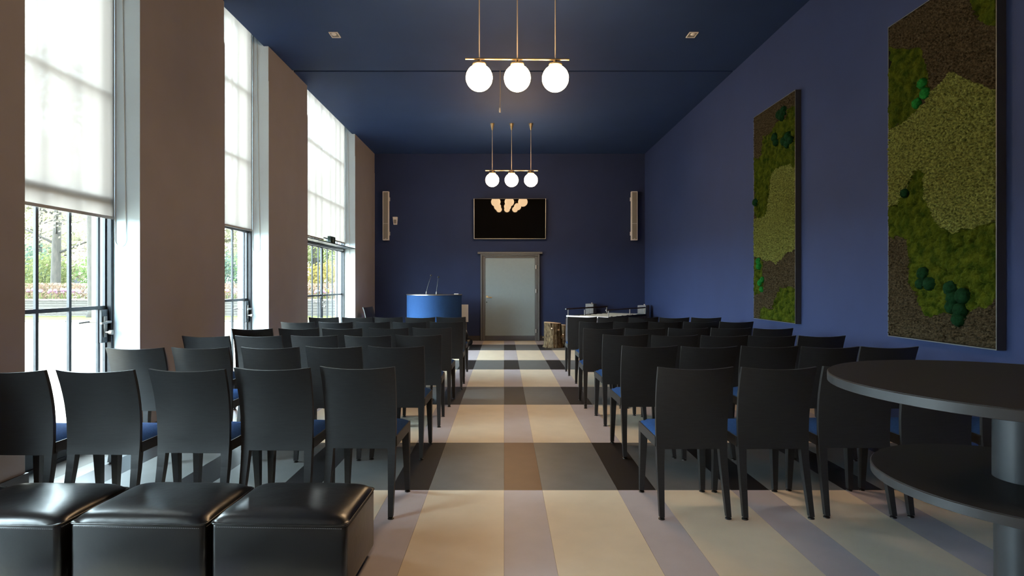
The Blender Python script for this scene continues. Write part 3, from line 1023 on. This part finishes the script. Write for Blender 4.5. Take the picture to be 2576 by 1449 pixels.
# pedestals with tea lights
for (x, y, lb, lt) in ((2.00, 13.26, 'grey concrete pedestal behind the bier against the end wall', 'tiny glass tea light on the pedestal behind the bier'),
                       (3.085, 12.75, 'grey concrete pedestal at the far end of the bier near the moss wall', 'tiny glass tea light on the pedestal near the moss wall')):
    hgt = 0.872 if x < 2.5 else 0.853
    p = empty('pedestal', (x, y, 0), R(-30 if x < 2.5 else -38))
    tag(p, lb, 'pedestal', 'concrete pedestals by the bier')
    MB().box(-0.098, 0.098, -0.098, 0.098, 0.0, hgt).build('column', M['stone'], p, bevel=0.006)
    MB().box(-0.104, 0.104, -0.104, 0.104, 0.0, 0.02).build('plinth', M['stone'], p, bevel=0.003)
    t = empty('tea_light', (x + 0.02, y, hgt))
    tag(t, lt, 'candle', 'tea lights on the pedestals')
    MB().lathe([(0.016, 0.0), (0.018, 0.022), (0.015, 0.023), (0.013, 0.016)], 16).build('cup', M['white'], t, smooth='auto')
    MB().tube([(0, 0, 0.015), (0, 0, 0.028)], 0.002, 6).build('wick', M['rubber'], t)

# tree stumps
def stump(name_label, x, y, r0, r1, h, lean, seed, knots):
    e = empty('tree_stump', (x, y, 0))
    tag(e, name_label, 'stump', 'tree stumps beside the door')
    n2, m2 = 84, 22
    vs_, fs_ = [], []
    for j in range(m2 + 1):
        t = j / m2
        z = h * t
        for k3 in range(n2):
            a = 2 * PI * k3 / n2
            rr = r0 + (r1 - r0) * t ** 0.8
            rr *= 1 + 0.05 * noise.noise(Vector((math.cos(a) * 1.5 + seed, math.sin(a) * 1.5, z * 2)))
            ridge = noise.noise(Vector((math.cos(a) * 9 + seed, math.sin(a) * 9, z * 3.0)))
            rr += 0.022 * ridge + 0.007 * noise.noise(Vector((math.cos(a) * 22, math.sin(a) * 22 + seed, z * 9)))
            if t < 0.15:
                rr += 0.035 * (0.15 - t) / 0.15 * (0.5 + 0.8 * noise.noise(Vector((math.cos(a) * 2, math.sin(a) * 2, seed))))
            vs_.append((rr * math.cos(a) + lean * t, rr * math.sin(a), z * (1 - 0.028 * math.cos(a) * t)))
    for j in range(m2):
        for k3 in range(n2):
            k4 = (k3 + 1) % n2
            fs_.append((j * n2 + k3, j * n2 + k4, (j + 1) * n2 + k4, (j + 1) * n2 + k3))
    fs_.append(tuple(range(n2 - 1, -1, -1)))
    MB().add(vs_, fs_).build('bark', M['bark'], e, smooth=True)
    top = vs_[m2 * n2:]
    c = Vector((lean, 0, h))
    tv_ = [tuple(c + (Vector(p) - c) * 0.995 + Vector((0, 0, -0.003))) for p in top] + [tuple(c + (Vector(p) - c) * 0.97 + Vector((0, 0, 0.006))) for p in top]
    ff = [(k3, (k3 + 1) % n2, n2 + (k3 + 1) % n2, n2 + k3) for k3 in range(n2)] + [tuple(range(n2, 2 * n2))]
    MB().add(tv_, ff).build('cut_face', M['cut_wood'], e)
    for (a, z, kr, ln) in knots:
        d2 = Vector((math.cos(a), math.sin(a), 0.15))
        rr = r0 + (r1 - r0) * z / h
        p0 = d2 * (rr - 0.03)
        p0.z = z
        k5 = MB().tube([p0, p0 + d2 * (ln + 0.03)], [kr * 1.2, kr], 12).build('branch_stub', M['bark'], e, smooth='auto')
        MB().tube([p0 + d2 * (ln + 0.029), p0 + d2 * (ln + 0.036)], kr * 0.86, 12).build('stub_cut', M['cut_wood'], k5)
    return e
stump('thick bark-covered tree stump leaning slightly beside the door', 1.03, 12.06, 0.205, 0.172, 0.51, -0.012, 1.0,
      [(R(-62), 0.37, 0.022, 0.02), (R(-25), 0.22, 0.036, 0.03), (R(178), 0.20, 0.015, 0.02), (R(-105), 0.40, 0.018, 0.006)])
stump('darker tree stump with pale cut top, half hidden between stump and bier', 1.345, 12.56, 0.125, 0.115, 0.425, 0.0, 5.0,
      [(R(-120), 0.22, 0.02, 0.02)])

# ------------------------------------------------------------------ moss panels
FP = 1450.0
XF = 3.227
def uvp(px, py, y_far, wid):
    k3 = XF / (px - 1268.0)
    return ((y_far - FP * k3) / wid, 1.3 + (717.0 - py) * k3)
def inpoly(U, V, poly):
    r = np.zeros(U.shape, bool)
    n3 = len(poly)
    j = n3 - 1
    for i in range(n3):
        xi, yi = poly[i]
        xj, yj = poly[j]
        cnd = ((yi > V) != (yj > V)) & (U < (xj - xi) * (V - yi) / ((yj - yi) if yj != yi else 1e-9) + xi)
        r ^= cnd
        j = i
    return r
def moss_panel(y_far, y_near, z0, z1, patches, balls, label, seed):
    e = empty('moss_panel', (XR - 0.004, y_near, z0))
    tag(e, label, 'moss panel', 'moss panels on the blue wall')
    wid, hgt = y_far - y_near, z1 - z0
    # tray: local x from 0 (wall) to -0.06 (front)
    MB().box(-0.030, 0, 0, wid, 0, hgt).build('backing', M['soil'], e)
    q2 = MB()
    t = 0.006
    for (a, b, c, d2) in ((-t, 0, -t, hgt + t), (wid, wid + t, -t, hgt + t), (0, wid, -t, 0), (0, wid, hgt, hgt + t)):
        q2.box(-0.060, 0, a, b, c, d2)
    q2.build('tray', M['panel_frame'], e)
    q2 = MB()
    for (a, b, c, d2) in ((-t, 0, -t, hgt + t), (wid, wid + t, -t, hgt + t), (0, wid, -t, 0), (0, wid, hgt, hgt + t)):
        q2.box(-0.0625, -0.0602, a, b, c, d2)
    q2.build('lip', M['panel_lip'], e)
    st = 0.0043
    ny, nz = int(wid / st), int(hgt / st)
    Y = np.linspace(0.001, wid - 0.001, ny + 1)
    Z = np.linspace(0.001, hgt - 0.001, nz + 1)
    YY, ZZ = np.meshgrid(Y, Z)
    P = np.stack([YY.ravel(), ZZ.ravel()], 1)
    N3 = noise.noise
    w1 = np.array([N3(Vector((p[0] * 6, p[1] * 6, seed))) for p in P])
    w2 = np.array([N3(Vector((p[0] * 6 + 9, p[1] * 6, seed + 3))) for p in P])
    w3 = np.array([N3(Vector((p[0] * 24, p[1] * 24, seed + 6))) for p in P])
    U = 1 - (P[:, 0] + 0.035 * w1 + 0.018 * w3) / wid
    V = P[:, 1] + z0 + 0.05 * w2 + 0.018 * w3
    typ = np.zeros(len(P), int)
    for (ty, poly) in patches:
        typ[inpoly(U, V, poly)] = ty
    hf = np.array([N3(Vector((p[0] * 46, p[1] * 46, seed + 11))) for p in P])
    hg = np.array([N3(Vector((p[0] * 95, p[1] * 95, seed + 17))) for p in P])
    hm = np.array([N3(Vector((p[0] * 13, p[1] * 13, seed + 23))) for p in P])
    vor = noise.voronoi
    vd = np.array([vor(Vector((p[0] * 74, p[1] * 74, seed)))[0][0] for p in P])
    vb = np.array([vor(Vector((p[0] * 17 + 0.2 * a1, p[1] * 17 + 0.2 * a2, seed + 2)))[0][0] for p, a1, a2 in zip(P, hf, hg)])
    lump_s = np.sqrt(np.clip(1 - (vd / 0.75) ** 2, 0, 1))
    lump_b = np.sqrt(np.clip(1 - (vb / 0.85) ** 2, 0, 1))
    h0 = np.where(typ == 0, 0.016 + 0.022 * lump_s + 0.009 * hg + 0.008 * hf,
                  np.where(typ == 1, 0.018 + 0.026 * lump_s + 0.009 * hg + 0.007 * hf,
                           0.006 + 0.034 * lump_b + 0.006 * hf + 0.008 * hg))
    hh = 0.031 + h0
    hh = np.clip(hh, 0.034, 0.088)
    ii = np.arange(len(P))
    row, colu = ii // (ny + 1), ii % (ny + 1)
    edge = (row == 0) | (row == nz) | (colu == 0) | (colu == ny)
    hh = np.where(edge, 0.036, hh)
    jy = P[:, 0] + np.where(edge, 0, 0.003 * np.array([N3(Vector((p[0] * 80, p[1] * 80, seed + 40))) for p in P]))
    VV = np.stack([-hh, jy, P[:, 1]], 1)
    r0, c0 = np.meshgrid(np.arange(nz), np.arange(ny), indexing='ij')
    a = (r0 * (ny + 1) + c0).ravel()
    F = np.stack([a, a + ny + 1, a + ny + 2, a + 1], 1)
    ft = typ[a]
    for ty, nm, mm in ((0, 'grey_moss', 'moss_grey'), (1, 'olive_moss', 'moss_olive'), (2, 'green_moss', 'moss_green')):
        Fs = F[ft == ty]
        if not len(Fs):
            continue
        uq, inv = np.unique(Fs.ravel(), return_inverse=True)
        me = bpy.data.meshes.new(nm)
        me.from_pydata(VV[uq].tolist(), [], inv.reshape(-1, 4).tolist())
        me.materials.append(M[mm])
        me.polygons.foreach_set('use_smooth', [True] * len(me.polygons))
        o2 = bpy.data.objects.new(nm, me)
        COL.objects.link(o2)
        o2.parent = e
        o2['kind'] = 'stuff'
    for i, (u, v, rad, mm) in enumerate(balls):
        c = Vector((-0.066, (1 - u) * wid, v - z0))
        mb = MB().sphere((0, 0, 0), rad, 22, 14, (0.8, 1, 1))
        mb.v = [tuple(Vector(p) * (1 + 0.14 * noise.noise(Vector(p) * 60 + Vector((i * 3.1, 0, seed))) + 0.08 * noise.noise(Vector(p) * 160)) + c) for p in mb.v]
        mb.v = [(min(x, -0.031), min(max(y, 0.004), wid - 0.004), min(max(z, 0.004), hgt - 0.004)) for x, y, z in mb.v]
        mb.build('moss_ball', M[mm], e, smooth=True)
    return e
def conv(pts, y_far, wid):
    return [uvp(x, y, y_far, wid) for x, y in pts]
# near panel
yf, yn = 4.83, 3.775
W2 = yf - yn
pt = [(2, [(2430, -250), (2530, -250), (2530, 75), (2470, 45), (2425, 0)]),
      (2, [(2225, 121), (2322, 131), (2333, 179), (2338, 221), (2302, 286), (2267, 314), (2225, 335)]),
      (1, [(2225, 338), (2267, 314), (2322, 262), (2343, 221), (2398, 186), (2443, 207), (2535, 225), (2535, 550), (2448, 576), (2402, 582),
           (2365, 572), (2345, 536), (2329, 493), (2322, 450), (2330, 430), (2315, 425), (2300, 432), (2289, 450), (2279, 500), (2263, 516), (2225, 533)]),
      (2, [(2300, 432), (2315, 425), (2330, 430), (2322, 450), (2329, 493), (2345, 536), (2365, 572), (2402, 582), (2448, 576), (2535, 550),
           (2535, 735), (2460, 780), (2430, 800), (2400, 800), (2380, 790), (2330, 790), (2310, 760), (2290, 720), (2285, 640), (2283, 600),
           (2225, 590), (2225, 533), (2263, 516), (2279, 500), (2289, 450)])]
pt = [(t, conv(p, yf, W2)) for t, p in pt]
bl = []
for (x, y, r, mm) in [(2324, 210, 0.038, 'moss_emerald'), (2331, 235, 0.040, 'moss_emerald'), (2310, 260, 0.038, 'moss_emerald'),
                      (2326, 688, 0.040, 'moss_dark'), (2319, 714, 0.034, 'moss_dark'), (2343, 714, 0.042, 'moss_dark'),
                      (2395, 725, 0.042, 'moss_dark'), (2402, 750, 0.042, 'moss_dark'), (2427, 745, 0.046, 'moss_dark'),
                      (2398, 772, 0.040, 'moss_dark'), (2420, 780, 0.042, 'moss_dark'), (2415, 803, 0.042, 'moss_dark'), (2279, 486, 0.030, 'moss_dark')]:
    u, v = uvp(x, y, yf, W2)
    bl.append((u, v, r * (1.25 if mm == 'moss_dark' else 1.1), mm))
moss_panel(yf, yn, 0.878, 3.455, pt, bl, 'tall framed moss panel nearest the round table, cut off by the frame', 2.0)
# far panel
yf, yn = 7.43, 6.38
W1 = yf - yn
def c5(pts):
    return [(1850 + x / 2.264, 200 + y / 2.264) for x, y in pts]
pt = [(2, c5([(300, 160), (365, 150), (365, 500), (240, 500), (205, 560), (195, 680), (180, 770), (130, 790), (95, 740), (95, 460), (150, 430),
              (160, 340), (200, 290), (240, 250), (300, 200)])),
      (1, c5([(240, 500), (365, 490), (365, 960), (290, 990), (270, 1040), (190, 1045), (130, 1010), (95, 1000), (95, 790), (130, 790), (180, 770), (195, 680), (205, 560)])),
      (2, c5([(95, 1020), (130, 1015), (160, 1040), (165, 1200), (95, 1240)])),
      (2, c5([(260, 1180), (310, 1170), (365, 1200), (365, 1400), (140, 1370), (150, 1300), (215, 1310), (220, 1250)]))]
pt = [(t, conv(p, yf, W1)) for t, p in pt]
bl = []
for (x, y, r, mm) in [(258, 200, 0.045, 'moss_dark'), (282, 180, 0.045, 'moss_dark'), (272, 212, 0.04, 'moss_dark'),
                      (232, 330, 0.045, 'moss_dark'), (238, 358, 0.04, 'moss_dark'), (285, 350, 0.045, 'moss_dark'), (308, 322, 0.045, 'moss_dark'), (302, 368, 0.04, 'moss_dark'), (320, 345, 0.035, 'moss_dark'),
                      (137, 1035, 0.04, 'moss_emerald'), (142, 1062, 0.045, 'moss_emerald'), (160, 1140, 0.035, 'moss_emerald'), (146, 1158, 0.04, 'moss_emerald'), (155, 1195, 0.035, 'moss_emerald'),
                      (120, 700, 0.04, 'moss_dark')]:
    (xx, yy), = c5([(x, y)])
    u, v = uvp(xx, yy, yf, W1)
    bl.append((u, v, r * (1.25 if mm == 'moss_dark' else 1.1), mm))
moss_panel(yf, yn, 0.875, 3.455, pt, bl, 'tall framed moss panel farther along the blue wall, fully in view', 8.0)

# ------------------------------------------------------------------ outside
structure(bx('ground', -90, XO, -30, 90, -0.30, -0.06, M['paving']))
lw = MB()
lw.box(-32, -4.5, 21.2, 24.6, -0.06, -0.02)
tag(lw.build('lawn', M['lawn']), 'strip of bright lawn outside before the retaining wall', 'lawn', kind='stuff')
kb = empty('kerb', (0, 0, 0))
structure(kb)
x = -32.0
while x < -4.6:
    MB().box(x, x + 0.985, 21.05, 21.2, -0.06, 0.0).build('kerb_stone', M['kerb'], kb)
    x += 1.0
rw = empty('retaining_wall', (-18, 24.6, 0))
tag(rw, 'low dark retaining wall of stacked sleepers beyond the lawn', 'wall')
for r in range(6):
    x = -14.0 + (0.9 if r % 2 else 0)
    q2 = None
    while x < 13.4:
        x1 = min(x + 2.395, 13.5)
        o = MB().box(x, x1, 0.0 + 0.008 * random.random(), 0.2, -0.05 + r * 0.115, -0.05 + r * 0.115 + 0.103).build('sleeper', M['sleeper'], rw)
        x += 2.4
x = -14.0
while x < 13.4:
    MB().box(x, x + 0.59, -0.04, 0.26, 0.643, 0.70).build('coping_stone', M['coping'], rw)
    x += 0.6
tag(bx('flower_bed', -32, -4.5, 24.9, 26.4, -0.06, 0.62, M['soil']), 'raised soil bed behind the retaining wall outside', 'flower bed')

def leafmesh(pts, size, rng):
    v, f = [], []
    for p in pts:
        d = Vector((rng.gauss(0, 1), rng.gauss(0, 1), rng.gauss(0, 1))).normalized()
        a = d.orthogonal().normalized()
        b = d.cross(a)
        s = size * rng.uniform(0.6, 1.4)
        o = len(v)
        v += [tuple(p - a * s * 0.6), tuple(p + b * s * 0.35), tuple(p + a * s * 0.6), tuple(p - b * s * 0.35)]
        f.append((o, o + 1, o + 2, o + 3))
    return v, f
def ball_pts(c, rad, sq, n, rng, hollow=0.55):
    pts = []
    for _ in range(n):
        d = Vector((rng.gauss(0, 1), rng.gauss(0, 1), rng.gauss(0, 1))).normalized()
        r = rad * (hollow + (1 - hollow) * rng.random() ** 0.5)
        r *= 1 + 0.35 * noise.noise(d * 2.2 + Vector(c))
        pts.append(Vector((c[0] + d.x * r * sq[0], c[1] + d.y * r * sq[1], c[2] + d.z * r * sq[2])))
    return pts
# hedge
rng = random.Random(11)
pts = [Vector((rng.uniform(-32, -4.6), 27.0 + rng.uniform(-0.45, 0.45), 0.3 + 1.08 * rng.random() ** 0.7)) for _ in range(17000)]
hd = empty('beech_hedge', (-18, 27, 0))
tag(hd, 'clipped copper beech hedge running behind the flower bed outside', 'hedge')
v, f_ = leafmesh([p - Vector((-18, 27, 0)) for p in pts], 0.09, rng)
o = MB().add(v, f_).build('foliage', M['leaf_copper'], hd)
o['kind'] = 'stuff'
# tulips
nn = 0
def make_tulip(mp):
    e = empty('tulip')
    MB().tube([(0, 0, -0.02), (0.008, 0, 0.2), (0.0, 0, 0.34)], 0.008, 5).build('stem', M['leaf_lime'], e)
    MB().lathe([(0.015, 0.33), (0.05, 0.36), (0.06, 0.40), (0.045, 0.45), (0.035, 0.46)], 8).build('bloom', mp, e, smooth=True)
    q3 = MB()
    for a in (0.3, 2.4, 4.5):
        dx, dy = math.cos(a), math.sin(a)
        q3.add([(0.01 * dx - 0.02 * dy, 0.01 * dy + 0.02 * dx, -0.02), (0.01 * dx + 0.02 * dy, 0.01 * dy - 0.02 * dx, -0.02), (0.09 * dx + 0.012 * dy, 0.09 * dy, 0.2), (0.13 * dx, 0.13 * dy, 0.27)],
               [(0, 1, 2), (0, 2, 3), (2, 1, 0), (3, 2, 0)])
    q3.build('leaf', M['leaf_lime'], e)
    return e
protos = {}
spots = []
clusters = [(-21.0, 7), (-19.4, 12), (-18.3, 10), (-17.3, 9), (-12.6, 6), (-11.8, 9), (-8.2, 7), (-7.4, 5)]
for cx, cn in clusters:
    for _ in range(cn):
        kc = 'petal_white' if rng.random() < 0.2 else 'petal_pink'
        if rng.random() < 0.06:
            kc = 'petal_yellow'
        colr = {'petal_white': 'white', 'petal_pink': 'pink', 'petal_yellow': 'yellow'}[kc]
        if kc not in protos:
            protos[kc] = t = make_tulip(M[kc])
        else:
            t = copy_tree(protos[kc])
        for _t in range(40):
            px_, py_ = cx + rng.gauss(0, 0.5), 25.35 + rng.uniform(-0.35, 0.7)
            if all((px_ - a) ** 2 + (py_ - b) ** 2 > 0.27 ** 2 for a, b in spots):
                break
        spots.append((px_, py_))
        t.location = (px_, py_, 0.62)
        s = rng.uniform(0.85, 1.2)
        t.scale = (s * 1.15, s * 1.15, s)
        t.rotation_euler = (rng.uniform(-.1, .1), rng.uniform(-.1, .1), rng.uniform(0, 6))
        wh = 'near glazed doors' if cx < -16 else 'middle window bay' if cx < -10 else 'double doors'
        tag(t, '%s tulip in the raised bed outside, seen through the %s' % (colr, wh), 'flower', '%s tulips seen through the %s' % (colr, wh))

# trees and shrubs beyond
def tree(label, x, y, z0, h, tr, crown, lm, n_leaf, seed, nb=9, size=0.16, group='trees in the garden', low=0.35):
    rg = random.Random(seed)
    e = empty('tree', (x, y, z0))
    tag(e, label, 'tree', group)
    q3 = MB()
    bend = rg.uniform(-0.25, 0.25)
    q3.tube([(0, 0, -0.1), (0.02, 0, h * 0.02), (bend * 0.4, 0, h * 0.35), (bend, 0, h * 0.7), (bend * 0.8, 0, h * 0.98)], [tr * 1.5, tr * 1.05, tr * 0.85, tr * 0.5, tr * 0.1], 12)
    tips = []
    for i in range(nb):
        zz = h * (low + (0.9 - low) * i / nb)
        a = i * 2.4 + rg.random()
        L = crown * (1.15 - 0.6 * i / nb) * rg.uniform(0.8, 1.1)
        p0 = Vector((bend * zz / h, 0, zz))
        p1 = p0 + Vector((math.cos(a) * L * 0.5, math.sin(a) * L * 0.5, L * 0.22))
        p2 = p0 + Vector((math.cos(a) * L, math.sin(a) * L, L * 0.25))
        q3.tube([p0, p1, p2], [tr * 0.30, tr * 0.18, tr * 0.05], 6)
        for b in range(3):
            s0 = p0.lerp(p2, 0.4 + 0.2 * b)
            e2 = s0 + Vector((rg.uniform(-1, 1), rg.uniform(-1, 1), rg.uniform(-0.2, 0.7))) * L * 0.4
            q3.tube([s0, e2], [tr * 0.1, tr * 0.03], 5)
            tips += [e2, s0.lerp(e2, 0.6)]
        tips += [p2, p1]
    q3.build('trunk', M['trunk'], e, smooth=True)
    pts2 = []
    per = n_leaf // len(tips)
    for t2 in tips:
        pts2 += ball_pts(t2, crown * 0.34, (1, 1, 0.7), per, rg, 0.1)
    v2, f2 = leafmesh(pts2, size, rg)
    o3 = MB().add(v2, f2).build('foliage', lm, e)
    o3['kind'] = 'stuff'
    return e
def shrub(label, x, y, z0, rad, h, lm, n_leaf, seed, size=0.12, cat='shrub', group='shrubs beyond the hedge'):
    rg = random.Random(seed)
    e = empty('shrub', (x, y, z0))
    tag(e, label, cat, group)
    pts2 = ball_pts((0, 0, h * 0.5), 1.0, (rad, rad, h * 0.55), n_leaf, rg, 0.35)
    v2, f2 = leafmesh(pts2, size, rg)
    o3 = MB().add(v2, f2).build('foliage', lm, e)
    o3['kind'] = 'stuff'
    q3 = MB()
    for i in range(5):
        a = i * 1.3
        q3.tube([(0.05 * math.cos(a), 0.05 * math.sin(a), -0.05), (rad * 0.4 * math.cos(a), rad * 0.4 * math.sin(a), h * 0.6)], [0.04, 0.015], 5)
    q3.build('stems', M['trunk'], e)
    return e
tree('large straight tree with thick grey trunk on the lawn, seen through near doors', -16.9, 23.7, -0.02, 11.5, 0.19, 3.2, M['leaf_pale'], 3600, 21, 10, 0.13, low=0.52)
tree('pale spring tree behind the hedge with bare grey trunk', -22.3, 28.6, 0, 9.5, 0.22, 3.0, M['leaf_pale'], 4200, 22, 12, 0.13, low=0.30)
tree('yellowish young tree far behind the hedge', -27.5, 34.0, 0, 9.0, 0.16, 3.2, M['leaf_pale'], 4200, 23, 12, 0.14, low=0.28)
tree('pale thin tree between the two bigger garden trees', -21.0, 35.0, 0, 10.5, 0.14, 3.0, M['leaf_pale'], 3600, 24, 10, 0.14, low=0.35)
tree('light green tree seen through the middle window bay', -14.2, 33.0, 0, 8.5, 0.16, 2.8, M['leaf_pale'], 5000, 25, 12, 0.15, low=0.28)
tree('lime green tree seen through the double doors', -11.2, 34.0, 0, 8.5, 0.17, 2.7, M['leaf_lime'], 7000, 26, 12, 0.16, low=0.18)
tree('tall pale tree beyond the double doors', -16.5, 44.0, 0, 11.0, 0.2, 3.4, M['leaf_pale'], 4500, 27, 12, 0.18, low=0.25)
shrub('dark conifer bush beyond the hedge, nearest the near doors edge', -26.2, 31.5, 0, 1.7, 3.4, M['leaf_dark'], 4500, 31)
shrub('lime green bush beyond the hedge by the bare trunk', -23.8, 30.0, 0, 1.15, 2.9, M['leaf_lime'], 3200, 32)
shrub('mid green bush beyond the hedge behind the bare trunk', -22.0, 32.5, 0, 1.7, 3.3, M['leaf_mid'], 3500, 33)
shrub('dark conifer bush beyond the hedge beside the thick trunk', -19.8, 30.5, 0, 1.5, 3.3, M['leaf_dark'], 4500, 34)
shrub('tall dark bush filling the gap behind the thick trunk', -17.6, 32.0, 0, 1.5, 3.6, M['leaf_mid'], 4000, 35)
shrub('dark bush seen through the middle window bay', -15.2, 31.0, 0, 1.5, 3.0, M['leaf_dark'], 4000, 36)
shrub('mid green bush seen through the middle window bay', -12.9, 31.0, 0, 1.5, 3.6, M['leaf_mid'], 4000, 37)
shrub('golden flowering shrub behind the tulips at the double doors', -8.9, 29.1, 0, 1.4, 2.4, M['leaf_gold'], 4200, 38)
shrub('bright lime shrub behind the golden one', -8.0, 32.5, 0, 1.9, 4.6, M['leaf_lime'], 6000, 39)
shrub('golden flowering shrub in the gap left of the double doors', -11.0, 29.0, 0, 1.2, 1.9, M['leaf_gold'], 3000, 40)
far = [(-38.0, 44.0), (-31.5, 39.0), (-29.0, 48.5), (-25.0, 41.5), (-23.5, 52.0), (-18.5, 41.0), (-18.0, 51.5), (-12.0, 47.5), (-8.5, 40.5), (-35.5, 54.0)]
farl = ['behind the golden tree at the near doors', 'over the dark conifers', 'beside the red roof', 'straight behind the bare trunk', 'deep in the garden gap', 'behind the thick trunk',
        'tallest in the middle bay', 'deep behind the double doors', 'just beyond the lime tree', 'farthest off at the garden edge']
for i, ((x, y), l2) in enumerate(zip(far, farl)):
    tree('hazy pale background tree ' + l2, x, y, 0, 9.5 + (i * 37 % 5) * 0.7, 0.16, 2.9, M['leaf_pale'] if i % 3 else M['leaf_lime'], 3000, 60 + i, 10, 0.30, group='background trees', low=0.12)
# house with red roof far off
ho = empty('house', (-46, 62, 0))
tag(ho, 'distant house with red tiled roof among the trees', 'house')
MB().box(-6, 6, 0, 8, 0, 3.2).build('walls', M['house_wall'], ho)
MB().add([(-6.5, -0.6, 3.0), (6.5, -0.6, 3.0), (6.5, 8.6, 3.0), (-6.5, 8.6, 3.0), (-6.2, 4, 6.6), (6.2, 4, 6.6)],
         [(0, 1, 5, 4), (2, 3, 4, 5), (1, 2, 5), (3, 0, 4), (3, 2, 1, 0)]).build('roof', M['roof_tile'], ho)
MB().box(2, 2.7, 3.6, 4.3, 6.0, 7.6).build('chimney', M['roof_tile'], ho)
for x in (-4, -0.6, 2.8):
    wf = MB().box(x, x + 1.2, -0.05, 0.0, 1.0, 2.2).build('house_window', M['white'], ho)
    MB().box(x + 0.08, x + 1.12, -0.06, -0.05, 1.08, 2.12).build('house_pane', M['screen'], wf)
